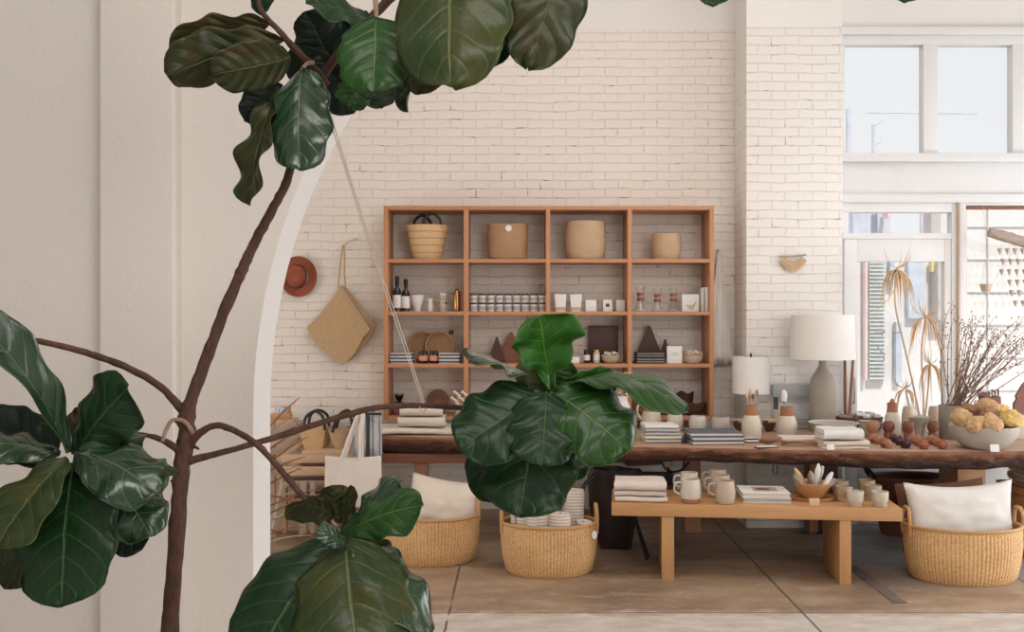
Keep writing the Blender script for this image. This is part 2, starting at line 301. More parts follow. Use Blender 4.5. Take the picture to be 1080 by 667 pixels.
# ---------------------------------------------------------------- mesh helpers
class G:
    def __init__(s): s.bm = bmesh.new(); s.uv = s.bm.loops.layers.uv.new('UVMap')
    def box(s, c, d, bev=.0, rot=None, seg=2):
        g = bmesh.new(); bmesh.ops.create_cube(g, size=1)
        bmesh.ops.scale(g, vec=d, verts=g.verts)
        if bev: bmesh.ops.bevel(g, geom=g.edges[:], offset=min(bev, min(d) * .45), segments=seg, affect='EDGES', profile=.6)
        M = Matrix.Translation(c)
        if rot: M = M @ Euler([R(a) for a in rot]).to_matrix().to_4x4()
        g.transform(M); s.merge(g); return s
    def merge(s, g):
        me = bpy.data.meshes.new('tmp'); g.to_mesh(me); g.free(); s.bm.from_mesh(me); bpy.data.meshes.remove(me)
    def lathe(s, prof, seg=32, sx=1, sy=1, M=None, closed=False):
        rings = []; acc = 0; arc = [0]
        for i in range(1, len(prof)): acc += math.dist(prof[i], prof[i - 1]); arc.append(acc)
        nv = []
        for r, z in prof:
            if r < 1e-5: v = s.bm.verts.new((0, 0, z)); rings.append([v] * seg); nv.append(v)
            else:
                ring = [s.bm.verts.new((r * sx * math.cos(2 * PI * k / seg), r * sy * math.sin(2 * PI * k / seg), z)) for k in range(seg)]
                rings.append(ring); nv += ring
        for i in range(len(prof) - 1):
            for k in range(seg):
                a, b = rings[i], rings[i + 1]; k2 = (k + 1) % seg
                q = [(a[k], k / seg, arc[i]), (a[k2], (k + 1) / seg, arc[i]), (b[k2], (k + 1) / seg, arc[i + 1]), (b[k], k / seg, arc[i + 1])]
                seen = []; 
                for t in q:
                    if t[0] not in [x[0] for x in seen]: seen.append(t)
                if len(seen) < 3: continue
                try: f = s.bm.faces.new([t[0] for t in seen])
                except ValueError: continue
                for l, t in zip(f.loops, seen): l[s.uv].uv = (t[1], t[2])
        if M is not None: bmesh.ops.transform(s.bm, matrix=M, verts=nv)
        return s
    def tube(s, pts, rad, seg=8, smooth=3, cap=True, noisy=0):
        pts = [Vector(p) for p in pts]
        if not isinstance(rad, (list, tuple)): rad = [rad] * len(pts)
        if smooth > 1 and len(pts) > 2:
            P, Q = [], []
            for i in range(len(pts) - 1):
                p0 = pts[max(i - 1, 0)]; p1 = pts[i]; p2 = pts[i + 1]; p3 = pts[min(i + 2, len(pts) - 1)]
                for j in range(smooth):
                    t = j / smooth
                    P.append(.5 * ((2 * p1) + (p2 - p0) * t + (2 * p0 - 5 * p1 + 4 * p2 - p3) * t * t + (3 * p1 - p0 - 3 * p2 + p3) * t ** 3))
                    Q.append(rad[i] * (1 - t) + rad[i + 1] * t)
            P.append(pts[-1]); Q.append(rad[-1]); pts, rad = P, Q
        rings = []; prev = None; acc = 0
        for i, p in enumerate(pts):
            d = (pts[min(i + 1, len(pts) - 1)] - pts[max(i - 1, 0)])
            if d.length < 1e-9: d = Vector((0, 0, 1))
            d.normalize()
            if prev is None: a = d.cross(Vector((0, 0, 1)) if abs(d.z) < .9 else Vector((1, 0, 0))).normalized()
            else:
                a = prev - d * prev.dot(d)
                a = a.normalized() if a.length > 1e-6 else d.orthogonal().normalized()
            prev = a; b = d.cross(a)
            if i: acc += (p - pts[i - 1]).length
            rr = rad[i]
            ring = []
            for k in range(seg):
                q = rr * (1 + (noisy * mnoise.noise(p * 60 + Vector((k * 1.7, 0, 0))) if noisy else 0))
                ring.append(s.bm.verts.new(p + (a * math.cos(2 * PI * k / seg) + b * math.sin(2 * PI * k / seg)) * q))
            rings.append((ring, acc))
        for (r1, a1), (r2, a2) in zip(rings, rings[1:]):
            for k in range(seg):
                k2 = (k + 1) % seg
                f = s.bm.faces.new((r1[k], r1[k2], r2[k2], r2[k]))
                for l, uvc in zip(f.loops, ((k / seg, a1), ((k + 1) / seg, a1), ((k + 1) / seg, a2), (k / seg, a2))): l[s.uv].uv = uvc
        if cap:
            try: s.bm.faces.new(rings[0][0][::-1]); s.bm.faces.new(rings[-1][0])
            except ValueError: pass
        return s
    def prism(s, pts, y0, y1):           # outline in x,z extruded along y
        a = [s.bm.verts.new((x, y0, z)) for x, z in pts]; b = [s.bm.verts.new((x, y1, z)) for x, z in pts]
        s.bm.faces.new(a); s.bm.faces.new(b[::-1])
        for i in range(len(pts)):
            j = (i + 1) % len(pts); s.bm.faces.new((a[j], a[i], b[i], b[j]))
        return s
    def prismz(s, pts, z0, z1):
        a = [s.bm.verts.new((x, y, z0)) for x, y in pts]; b = [s.bm.verts.new((x, y, z1)) for x, y in pts]
        s.bm.faces.new(a[::-1]); s.bm.faces.new(b)
        for i in range(len(pts)):
            j = (i + 1) % len(pts); s.bm.faces.new((a[i], a[j], b[j], b[i]))
        return s
    def ribbon(s, path, t, x0, x1, nx=8, jit=.0, seed=0):   # path in (y,z), thickness t, extruded along x: folded cloth
        L = len(path); sec = []
        for i in range(nx + 1):
            x = x0 + (x1 - x0) * i / nx; row = []
            for k, (y, z) in enumerate(path):
                a = Vector(path[max(k - 1, 0)]); b = Vector(path[min(k + 1, L - 1)]); d = (b - a)
                d = d.normalized() if d.length > 1e-9 else Vector((1, 0)); n = Vector((-d.y, d.x))
                jx = jit * mnoise.noise(Vector((x * 9, k * .31, seed))); jz = jit * .7 * mnoise.noise(Vector((x * 7, y * 9, seed + 5)))
                row.append((s.bm.verts.new((x + jx * (1 if i in (0, nx) else .3), y + n.x * t / 2 + jx, z + n.y * t / 2 + jz)), s.bm.verts.new((x + jx * (1 if i in (0, nx) else .3), y - n.x * t / 2 + jx, z - n.y * t / 2 + jz))))
            sec.append(row)
        nf = s.bm.faces.new
        for i in range(nx):
            for k in range(L - 1):
                A, B, D, E = sec[i][k], sec[i + 1][k], sec[i + 1][k + 1], sec[i][k + 1]
                nf((A[0], B[0], D[0], E[0])); nf((A[1], E[1], D[1], B[1]))
            for k in (0, L - 1):
                A, B = sec[i][k], sec[i + 1][k]; nf((A[0], A[1], B[1], B[0]))
        for i in (0, nx):
            for k in range(L - 1): nf((sec[i][k][0], sec[i][k + 1][0], sec[i][k + 1][1], sec[i][k][1]))
        return s
    def jitter(s, amt, sc_=20, seed=0):
        s.bm.normal_update()
        for v in s.bm.verts: v.co += v.normal * amt * mnoise.noise(v.co * sc_ + Vector((seed, seed * 2, 0)))
        return s
    def xf(s, M): s.bm.transform(M); return s
    def mesh(s, name, mat, ang=38):
        me = bpy.data.meshes.new(name)
        bmesh.ops.recalc_face_normals(s.bm, faces=s.bm.faces[:])
        s.bm.to_mesh(me); s.bm.free()
        me.polygons.foreach_set('use_smooth', [True] * len(me.polygons)); me.set_sharp_from_angle(angle=R(ang))
        for m in (mat if isinstance(mat, (list, tuple)) else [mat]): me.materials.append(m)
        return me
    def ob(s, name, mat, parent=None, loc=None, rz=0, ang=38):
        o = bpy.data.objects.new(name, s.mesh(name, MT[mat] if isinstance(mat, str) else mat, ang)); C.objects.link(o)
        if parent: o.parent = parent
        if loc: o.location = loc
        if rz: o.rotation_euler.z = rz
        return o
def tag(o, label, cat, group=None):
    o['label'] = label; o['category'] = cat
    if group: o['group'] = group
    return o
def thing(name, label, cat, loc=(0, 0, 0), rz=0, group=None):
    o = bpy.data.objects.new(name, None); C.objects.link(o); o.location = loc; o.rotation_euler = (0, 0, rz); o.empty_display_size = .05
    return tag(o, label, cat, group)
def struct(g, name, mat, **k):
    o = g.ob(name, mat, **k)
    if not k.get('parent'): o['kind'] = 'structure'
    return o
KIDS = {}
def dup(o, loc, rz, label, group=None, scale=None):
    c = o.copy(); C.objects.link(c); c.location = loc; c.rotation_euler.z = rz; c['label'] = label
    if group: c['group'] = group
    if scale: c.scale = scale
    for ch in [x for x in C.objects if x.parent == o]:
        d = ch.copy(); C.objects.link(d); d.parent = c
        for g2 in [x for x in C.objects if x.parent == ch]:
            e = g2.copy(); C.objects.link(e); e.parent = d
    return c
def shell(prof, t):   # closed vessel wall from an outer profile going up from the base
    inner = [(max(r - t, .0005), z + (t if i == 0 else 0)) for i, (r, z) in enumerate(prof)]
    inner[0] = (max(prof[0][0] - t, .001), prof[0][1] + t)
    return [(0, prof[0][1])] + prof + [(prof[-1][0] - t / 2, prof[-1][1] + t * .35)] + inner[::-1] + [(0, prof[0][1] + t)]
def folded(w, d, h, n, seed=0, jit=.004, nx=10):
    g = G(); t = h / n * .86; p = []
    for k in range(n):
        z = h / n * (k + .5); dirn = 1 if k % 2 == 0 else -1
        e = d / 2 - h / n * .5 - .006 * (k % 3)
        ys = [(-e + 2 * e * j / 5) * dirn for j in range(6)]
        p += [(y, z) for y in ys]
        if k < n - 1:
            for a in (-45, 0, 45):
                p.append((dirn * (e + math.cos(R(a)) * h / n * .5), z + h / n * .5 + math.sin(R(a)) * h / n * .5))
    p = [(-y, z) for y, z in p] if n % 2 == 0 else p
    return g.ribbon(p, t, -w / 2, w / 2, nx, jit, seed)

# ---------------------------------------------------------------- the setting
struct(G().box((1.5, 6, -.05), (16, 14, .1)), 'floor', 'floor')
YW = 7.9
zb = EYE + (CY - 31) * YW / F
struct(G().box((-1.4, YW + .15, zb / 2), (7.2, .3, zb)), 'wall_back', 'brick')
struct(G().box((-1.4, YW + .158, (zb + 4.8) / 2), (7.2, .3, 4.8 - zb)), 'wall_back_upper', 'plasterw')
struct(G().box((-1.05, YW - .012, .035), (7.0, .024, .07), .004), 'baseboard_back', 'base')
px0 = (787 - CX) * 7.5 / F; px1 = (889 - CX) * 7.5 / F; zp = EYE + (CY - 29) * 7.5 / F
struct(G().box(((px0 + px1) / 2, 7.8, zp / 2), (px1 - px0, .6, zp), .012), 'wall_pier', 'brickr')
struct(G().box(((px0 + px1) / 2, 7.803, (zp + 4.8) / 2), (px1 - px0 - .008, .594, 4.8 - zp)), 'wall_pier_upper', 'plasterw')
# arch wall: a big round headed opening
ACX, ACZ, AR, Y0, Y1 = 1.386, 1.202, 2.458, 4.05, 4.33
g = G(); N = 64; arc = [(ACX - AR, 0.0)] + [(ACX - AR * math.cos(PI * i / N), ACZ + AR * math.sin(PI * i / N)) for i in range(N + 1)] + [(ACX + AR, 0.0)]
out = [(-5.0, 0.0)] + [(-5.0, z) for z in (4.8,)]
# strips from the arch up to the ceiling, left and right fields
def field(g, poly):
    a = [g.bm.verts.new((x, Y0, z)) for x, z in poly]; b = [g.bm.verts.new((x, Y1, z)) for x, z in poly]
    g.bm.faces.new(a); g.bm.faces.new(b[::-1])
ring_b = arc
prev = None
tops = []
for (x, z) in arc[1:-1]: tops.append((x, 4.8))
for i in range(1, len(arc) - 2):
    field(g, [arc[i], arc[i + 1], (arc[i + 1][0], 4.8), (arc[i][0], 4.8)])
field(g, [(-5, 0), (ACX - AR, 0), arc[1], (ACX - AR, 4.8), (-5, 4.8)])
field(g, [(ACX + AR, 0), (7, 0), (7, 4.8), (ACX + AR, 4.8), arc[-2]])
struct(g, 'wall_arch', 'plaster')
g = G()   # the reveal (inner face) of the opening
A = [[g.bm.verts.new((x, y, z)) for x, z in arc] for y in (Y0, Y0 + .012, Y1 - .012, Y1)]
for r1, r2 in zip(A, A[1:]):
    for i in range(len(arc) - 1): g.bm.faces.new((r1[i], r1[i + 1], r2[i + 1], r2[i]))
struct(g, 'wall_arch_reveal', 'plasterw')
xa, xb = (105 - CX) * 3.98 / F, (185 - CX) * 3.98 / F
struct(G().box(((xa + xb) / 2, 4.02, 2.4), (xb - xa, .1, 4.8), .012, seg=3), 'wall_pilaster', 'plaster')
struct(G().box((1.2, 2.4, 4.85), (12.4, 11.4, .1)), 'ceiling', 'plasterw')
struct(G().box((-5.05, 6, 2.4), (.1, 8, 4.8)), 'wall_left', 'plasterw')
struct(G().box((1.2, -3.35, 2.4), (12.4, .1, 4.8)), 'wall_front', 'plaster')
struct(G().box((7.05, .4, 2.4), (.1, 7.4, 4.8)), 'wall_right', 'plaster')
struct(G().box((-5.05, .3, 2.4), (.1, 7.4, 4.8)), 'wall_left', 'plaster')
# shopfront
YS = 7.62
def wx(p): return (p - CX) * YS / F
def wz(p): return EYE - (p - CY) * YS / F
def fr(g, x0, x1, y0, y1, dep=.06, yo=0, bev=.004): # px rectangle
    a, b, c, d = wx(x0), wx(x1), wz(y1), wz(y0)
    g.box(((a + b) / 2, YS + dep / 2 + yo, (c + d) / 2), (b - a, dep, d - c), bev)
g = G(); fr(g, 880, 1290, -120, 28, .16); struct(g, 'wall_shopfront_upper', 'plasterw')
g = G(); fr(g, 889, 1290, 171, 205, .14, .02); struct(g, 'wall_shopfront_panel', 'frame')
g = G(); fr(g, 1019, 1290, 446, 553, .14, .01); struct(g, 'wall_shopfront_low', 'plasterw')
g = G()
fr(g, 886, 1290, 29, 37, .11, -.03); fr(g, 886, 1290, 37, 47, .09); fr(g, 886, 891, 47, 162, .09); fr(g, 974, 989.5, 47, 162, .09); fr(g, 1068, 1085, 47, 162, .09); fr(g, 1160, 1176, 47, 162, .09); fr(g, 886, 1290, 162, 171, .12, -.03)
w1 = struct(g, 'window_1', 'frame')
for a, b in ((891, 974), (989.5, 1068), (1085, 1160)):
    q = G(); fr(q, a, b, 47, 162, .006, .05, 0); q.ob('pane', 'glass', w1)
g = G(); fr(g, 886, 1290, 205, 214, .1, -.02); fr(g, 886, 1004, 214, 224, .088); fr(g, 886, 895.5, 224, 246, .086); fr(g, 1004, 1011, 214, 553, .09); fr(g, 889, 1004, 246, 252, .088)
w2 = struct(g, 'window_2', 'frame'); q = G(); fr(q, 895.5, 1004, 224, 246, .006, .05, 0); q.ob('pane', 'glass', w2)
g = G(); fr(g, 1009, 1011.6, 214, 553, .02, -.022); struct(g, 'trim_1', 'trim')
# door
g = G(); fr(g, 891, 904.5, 252, 553, .07, .01); fr(g, 997, 1004, 252, 553, .07, .01); fr(g, 904.5, 997, 252, 276, .07, .01); fr(g, 904.5, 997, 448, 553, .07, .01)
d1 = struct(g, 'door_1', 'frame'); q = G(); fr(q, 904.5, 997, 276, 448, .006, .04, 0); q.ob('pane', 'glass', d1)
q = G(); q.tube([(wx(899), YS - .01, wz(400)), (wx(899), YS - .045, wz(400)), (wx(899), YS - .045, wz(424)), (wx(899), YS - .01, wz(424))], .007, 8, 2); q.ob('handle', 'steel', d1)
# big window
g = G(); fr(g, 1011.5, 1019, 214, 446, .1); fr(g, 1019, 1290, 210, 217, .1, 0); fr(g, 1230, 1240, 217, 446, .09); fr(g, 1011.5, 1290, 438, 446, .16, -.06)
w3 = struct(g, 'window_3', 'frame'); q = G(); fr(q, 1019, 1230, 217, 438, .006, .05, 0); q.ob('pane', 'glass', w3)
q = G(); q.tube([(wx(1021), YS + .02, wz(219)), (wx(1228), YS + .02, wz(219))], .014, 12, 1); q.ob('roller_blind', 'midwood', w3)
# lettering seen from behind on the door glass
def letter(segs, y0=YS + .03):
    q = G()
    for pts in segs: q.tube([(wx(a), y0, wz(b)) for a, b in pts], .006, 5, 2)
    return q
letter([[(927, 366), (932, 372)], [(926, 374), (935, 373)], [(932, 372), (934.5, 375)], [(927, 381), (934, 380.5), (933, 376)]]).ob('lettering', 'grayc', d1)
letter([[(925, 351), (931, 351), (935, 349.5)], [(931, 354), (935, 350)]]).ob('lettering', 'grayc', d1)
letter([[(944, 349), (946.5, 351.5), (944, 353)], [(946.5, 351.5), (951, 350.5)]]).ob('lettering', 'grayc', d1)

# street outside
struct(G().box((5, 19, -.08), (30, 18, .1)), 'ground', 'street')
YF = 15.0
def oz(p, Y=YF): return EYE - (p - CY) * Y / F
def ox(p, Y=YF): return (p - CX) * Y / F
fa = thing('street_building', 'pale sunlit building across the street seen through the shopfront', 'building', (8.4, YF, 0))
def facade(name, mat, a, b, c, d, dep, off=0):
    if off < 0: off = -.2 - dep / 2 - (.03 if off < -.27 else 0)
    q = G(); q.box(((ox(a) + ox(b)) / 2 - 8.4, off, (oz(c) + oz(d)) / 2), (ox(b) - ox(a), dep, oz(c) - oz(d))); return q.ob(name, mat, fa)
facade('wall', 'facw', 1013, 1500, 205, 445, .4); facade('wall', 'facw', 800, 1013, 250, 445, .4, .02)
facade('cornice', 'facp', 1013, 1500, 199, 205, .6)
for y in range(240, 440, 34): facade('moulding', 'facm', 1014, 1500, y, y + 1, .03, -.22)
for x in range(1034, 1500, 46): facade('moulding', 'facm', x, x + .9, 206, 440, .04, -.22)
sh = facade('shutter', 'white', 909, 927, 276, 400, .06, -.25)
q = G()
for y in range(278, 400, 4): q.box(((ox(909) + ox(926)) / 2 - 8.4, -.30, oz(y)), (ox(926) - ox(909), .04, .022))
q.ob('slat', 'facg', sh)
facade('red_downpipe', 'facr', 904.5, 907, 250, 400, .1, -.3); facade('blue_panel', 'facb', 931, 936, 276, 302, .1, -.25); facade('blue_panel', 'facb', 950, 966, 276, 336, .1, -.25)
facade('yellow_sign', 'facy', 973, 976, 277, 288, .1, -.3); facade('yellow_sign', 'facy', 988, 990, 277, 286, .1, -.3); facade('brown_column', 'fact', 976, 989, 277, 338, .25, -.25); facade('blue_panel', 'facb', 990, 995, 288, 340, .1, -.25)
facade('doorway', 'facb', 937, 943, 340, 402, .1, -.22); facade('roof_block', 'facb', 896, 914, 222, 250, .3); facade('roof_block', 'facp', 922, 935, 226, 250, .3); facade('roof_block', 'fact', 978, 988, 221, 250, .3); facade('roof_block', 'facr', 925, 929, 224, 232, .2, -.3)
pl = thing('utility_pole', 'thin pale street pole with two short arms seen through the upper window', 'pole', (ox(932), YF + .42, 0))
G().tube([(0, 0, 0), (0, 0, oz(126) )], .03, 8, 1).ob('post', 'facp', pl)
for a_, b_ in ((128, 122), (149, 143)): G().tube([(0, 0, oz(a_)), (.12, 0, oz(b_))], .015, 6, 1).ob('crossarm', 'facp', pl)
tag(G().tube([(0, 0, 0), (0, 0, oz(47) + 1)], .05, 8, 1).ob('street_post', 'facp', loc=(ox(990.3), YF + .6, 0)), 'pale lilac post beside the middle bar of the upper window', 'post')
tag(G().tube([(0, 0, 0), (0, 0, oz(108))], .04, 8, 1).ob('street_post', 'facp', loc=(ox(906.5), YF + .5, 0)), 'short pale blue post low in the upper left window pane', 'post')
G().tube([(ox(925) - ox(932), 0, oz(113)), (ox(1044) - ox(932), 0, oz(114))], .012, 6, 1).ob('cable', 'facp', pl)

# ---------------------------------------------------------------- wall shelf
SY = 7.56; SC = SY / F
def sx(p): return (p - CX) * SC
def sz(p): return EYE - (p - CY) * SC
ROW = {1: sz(273.3), 2: sz(328.7), 3: sz(384), 4: sz(439.8)}
sx0, sx1 = sx(404.5), sx(753)
shelf = thing('shelving_unit', 'wide warm wooden open shelving unit with sixteen bays on the brick wall', 'shelf', ((sx0 + sx1) / 2, SY + .17, sz(443.5)))
O = shelf.location
def sp(name, mat, x0, x1, z0, z1, y0=SY, y1=7.898):
    return G().box(((x0 + x1) / 2 - O.x, (y0 + y1) / 2 - O.y, (z0 + z1) / 2 - O.z), (x1 - x0, y1 - y0, z1 - z0), .002).ob(name, mat, shelf)
for a, b in ((404.5, 409), (489, 494), (575.8, 580.3), (662, 666.5), (748.5, 753)):
    sp('upright', 'firz', sx(a), sx(b), sz(443.5), sz(217.5), SY - .001)
sp('top_board', 'fir', sx0, sx1, sz(221.5), sz(217.3), SY - .003)
for r in (1, 2, 3, 4): sp('shelf_board', 'fir', sx0 + .01, sx1 - .01, ROW[r] - .028, ROW[r], SY + .002)

IY = 7.70                                     # where goods stand on the shelves
IS = IY / F
def SP(px, row, y=IY): return ((px - CX) * y / F, y, ROW[row] + .001)
def U(n): return n * IS

# row 1 baskets
t = thing('market_basket', 'banded straw basket with two dark loop handles, leftmost on the top shelf', 'basket', SP(450.5, 1))
pf = [(U(14), 0), (U(16), .03), (U(18.5), .12), (U(20.5), .20), (U(22), U(34)), (U(22), U(36))]
G().lathe(shell(pf, .008), 40, 1, .7).ob('body', 'weaveband', t)
for k, z in enumerate((.055, .11, .165, .215)):
    rr = U(14) + (U(22) - U(14)) * (z / U(36)) ** .75 + .002
    G().lathe([(rr + .004 * math.cos(a * PI / 3), z + .004 * math.sin(a * PI / 3)) for a in range(7)], 40, 1, .7).ob('band', 'rim', t)
for dx, dy in ((-U(6), .07), (U(6), -.07)):
    G().tube([(dx - U(9), dy, U(33)), (dx - U(8), dy, U(42)), (dx, dy, U(48)), (dx + U(8), dy, U(42)), (dx + U(9), dy, U(33))], .011, 8, 5).ob('handle', 'ropedark', t)
t = thing('storage_basket', 'spotted raffia basket with round white tag on the top shelf', 'basket', SP(535.5, 1))
G().lathe(shell([(U(19), 0), (U(20.5), .01), (U(21), .14), (U(21.5), U(37))], .008), 40, 1, .7).ob('body', 'weavedot', t)
G().lathe([(0, 0), (U(3.3), 0), (U(3.3), .004), (0, .004)], 20, M=Matrix.Translation((U(1), -U(15.5), U(32))) @ Euler((R(90), 0, 0)).to_matrix().to_4x4()).ob('tag', 'white', t)
t = thing('storage_basket', 'largest round cream woven basket on the top shelf, third from left', 'basket', SP(617.5, 1))
G().lathe(shell([(U(18), 0), (U(19.5), .012), (U(21.5), .1), (U(21.5), .2), (U(20), U(40))], .008), 40, 1, .75).ob('body', 'weavepale', t)
t = thing('storage_basket', 'smallest round cream woven basket, rightmost on the top shelf', 'basket', SP(702.5, 1))
G().lathe(shell([(U(13.5), 0), (U(14.5), .01), (U(15.5), .09), (U(15), U(27))], .007), 36, 1, .8).ob('body', 'weavepale', t)

# row 2
def bottle(x, h, lab):
    t = thing('bottle', lab, 'bottle', SP(x, 2)); r = U(4.4)
    G().lathe([(0, 0), (r, 0), (r, h * .52), (r * .9, h * .6), (r * .42, h * .68), (r * .4, h * .97), (r * .44, h), (0, h)], 24).ob('glass', 'blackglass', t)
    G().lathe([(r + .001, h * .10), (r + .0015, h * .11), (r + .0015, h * .46), (r + .001, h * .47)], 24).ob('label', 'white', t)
    G().lathe([(r * .46, h * .78), (r * .5, h * .79), (r * .5, h * 1.005), (0, h * 1.01)], 20).ob('cap', 'black', t)
bottle(418.8, U(37), 'taller black bottle with white label at the left end of second shelf')
bottle(428, U(34), 'shorter black bottle with white label beside the tallest bottle')
t = thing('dripper_cup', 'white ceramic funnel shaped dripper cup next to the black bottles', 'cup', SP(440.5, 2))
G().lathe(shell([(U(3.2), 0), (U(3), .01), (U(4.5), U(7)), (U(6.6), U(13)), (U(7), U(17))], .004), 28).ob('bowl', 'whitec', t)
t = thing('small_jar', 'little white jar with narrow lid, between the dripper cup and stacked jars', 'jar', SP(454, 2))
G().lathe([(0, 0), (U(2.6), 0), (U(2.8), U(7)), (0, U(7))], 20).ob('body', 'whitec', t)
G().lathe([(0, U(7)), (U(2.3), U(7)), (U(2.3), U(13.5)), (0, U(13.5))], 20).ob('lid', 'white', t)
def labjar(px, row, z, r, h, lab, cat='jar', grp=None, body='whitec', lid='darktop', band='white', y=IY):
    p = SP(px, row, y); t = thing('jar', lab, cat, (p[0], p[1], p[2] + z), 0, grp)
    G().lathe([(0, 0), (r * .93, 0), (r, h * .08), (r, h * .76), (r * .9, h * .8), (0, h * .8)], 18).ob('body', body, t)
    G().lathe([(0, h * .8), (r * .96, h * .8), (r * .96, h * .99), (0, h)], 18).ob('lid', lid, t)
    G().lathe([(r + .0005, h * .2), (r + .001, h * .22), (r + .001, h * .58), (r + .0005, h * .6)], 18).ob('label', band, t)
    return t
labjar(467.5, 2, 0, U(4.2), U(9.5), 'lower glass jar of the two stacked left of the brass flask', body='pale', lid='brass', band='graystone')
labjar(467.5, 2, U(9.6), U(3.8), U(9.5), 'upper glass jar of the two stacked left of the brass flask', body='pale', lid='whitec', band='graystone')
t = thing('flask', 'shiny brass flask with a handle at the right end of its bay', 'flask', SP(482, 2))
G().lathe([(0, 0), (U(3.4), 0), (U(3.6), .01), (U(3.6), U(17)), (U(3), U(21)), (U(1.4), U(23.5)), (0, U(24.5))], 24).ob('body', 'brass', t)
G().tube([(U(3), 0, U(4)), (U(5.3), 0, U(6)), (U(5.3), 0, U(18)), (U(2.6), 0, U(21))], .004, 8, 3).ob('handle', 'brass', t)
j0 = None; r, h = U(4.1), U(9.3)
ordn = ['first', 'second', 'third', 'fourth', 'fifth', 'sixth', 'seventh', 'eighth', 'ninth']
for k in range(9):
    for lv in (0, 1):
        lab = 'patterned glass jar, %s from left in the %s row of stacked jars' % (ordn[k], ('lower', 'upper')[lv])
        p = SP(499.6 + 9.05 * k, 2); loc = (p[0], p[1], p[2] + lv * U(9.4))
        if j0 is None:
            j0 = labjar(499.6, 2, 0, r, h, lab, 'jar', 'stacked patterned jars on the second shelf', body='whitec', lid='darktop', band='patlabel')
            G().box((-r * .05, -r, h * .4), (r * .9, .004, h * .34), .001).ob('printed_mark', 'grayc', j0)
        else: dup(j0, loc, .15 * math.sin(k * 3 + lv), lab)
def cbox(name, px0, px1, row, hp, lab, cat, mat='white', dep=.09, y=IY, rz=0, part=None):
    wd = U(px1 - px0); p = SP((px0 + px1) / 2, row, y)
    t = thing(name, lab, cat, p, rz)
    G().box((0, 0, U(hp) / 2), (wd, dep, U(hp)), .002).ob('box', mat, t)
    return t
for a, lab in ((591, 'taller white paper bag, left of the pair beside the small boxes'), (607.3, 'white paper bag, right of the pair beside the small boxes')):
    t = thing('paper_bag', lab, 'bag', SP(a, 2)); wd = U(12)
    q = G().box((0, 0, U(9)), (wd, .07, U(18.3)), .004)
    for v in q.bm.verts:
        k = v.co.z / U(18); v.co.y *= 1 - .75 * k * k; v.co.x *= .86 + .2 * k * k
    q.ob('bag', 'white', t); q = G().box((0, -.0355, U(3)), (wd * .9, .003, U(3)), .0005); q.ob('label', 'palewood', t)
for a, b, lab, mk in ((617.3, 628.5, 'plain white square box in the middle of the bay', None), (635.6, 645, 'white box with dark printed mark', 'm'), (649, 658.7, 'cream box at the right end beside the marked box', None)):
    t = cbox('gift_box', a, b, 2, 12 if mk is None else 12.3, lab + ' on the second shelf', 'box', 'white' if b < 648 else 'pale')
    G().box((0, -.0455, U(6.5)), (U(4), .002, U(3.4)), 0).ob('printed_mark', 'grayc' if mk is None else 'darktop', t) if mk else None
glassm = MT['glass']
for k, (a, hh) in enumerate(((675.5, 26), (693.3, 24), (710.3, 25))):
    t = thing('coffee_carafe', 'hourglass glass coffee carafe with wooden collar, %s of three' % ('leftmost', 'middle', 'rightmost')[k], 'carafe', SP(a, 2))
    H = U(hh); rr = U(6.5 - .4 * k)
    G().lathe([(0, .002), (rr, .002), (rr, .01), (U(1.9), H * .56), (U(2), H * .62), (rr * .85, H)], 24).ob('glass', 'glass', t)
    G().lathe([(rr * .62, H * .06), (rr * .99, .006), (rr * .95, .004), (rr * .5, .003), (0, .003)], 20).ob('base_rim', 'whitec', t)
    G().lathe([(U(3.6), H * .42), (U(4), H * .45), (U(3), H * .58), (U(4), H * .72), (U(3.6), H * .76), (U(2.2), H * .6)], 20).ob('collar', 'midwood', t)
    G().tube([(-U(3.5), -U(3), H * .6), (0, -U(4.2), H * .58), (U(3.8), -U(2.6), H * .62)], .003, 6, 2).ob('tie', 'rope', t)
t = cbox('filter_box', 719, 737, 2, 18, 'flat white box printed with tan fan shape, by the carafes', 'box', dep=.03)
G().prism([(U(-5), U(7)), (U(-1), U(2)), (U(3), U(2)), (U(7), U(12)), (U(2), U(6.5))], -.017, -.0155).ob('printed_mark', 'beige', t)
for a, b, hh, l in ((738, 741.2, 25, 'thin grey upright booklet beside the fan printed box'), (742.2, 748, 25.3, 'thicker white upright booklet at the right end of second shelf')):
    cbox('booklet', a, b, 2, hh, l, 'book', 'pale' if b < 742 else 'white', .12)

# row 3
def bookstack(px0, px1, row, n, base_lab, th=3.5, where='', cov='white', y=IY):
    for k in range(n):
        p = SP((px0 + px1) / 2, row, y); wd = U(px1 - px0) * (1 - .02 * (k % 2)); hh = U(th)
        pos = {1: ['only'], 2: ['lower', 'upper'], 3: ['bottom', 'middle', 'top']}[n][k]
        t = thing('book', '%s %s book %s' % (pos, base_lab, where), 'book', (p[0] + .004 * math.sin(k * 5), p[1], p[2] + k * hh), .03 * math.sin(k * 7 + px0), 'white books on the third shelf')
        G().box((0, 0, .002), (wd, .2, .004), .001).box((0, 0, hh - .0025), (wd, .2, .004), .001).box((0, .098, hh / 2), (wd, .004, hh - .001), .001).ob('cover', cov, t)
        G().box((0, -.003, hh / 2), (wd - .012, .186, hh - .009)).ob('pages', 'bluebook' if cov == 'white' and n == 3 else 'paper', t)
bookstack(413, 436.5, 3, 3, 'white', where='in the stack at far left of the third shelf')
bookstack(464, 486, 3, 3, 'white', where='in the stack right of the two dark jars')
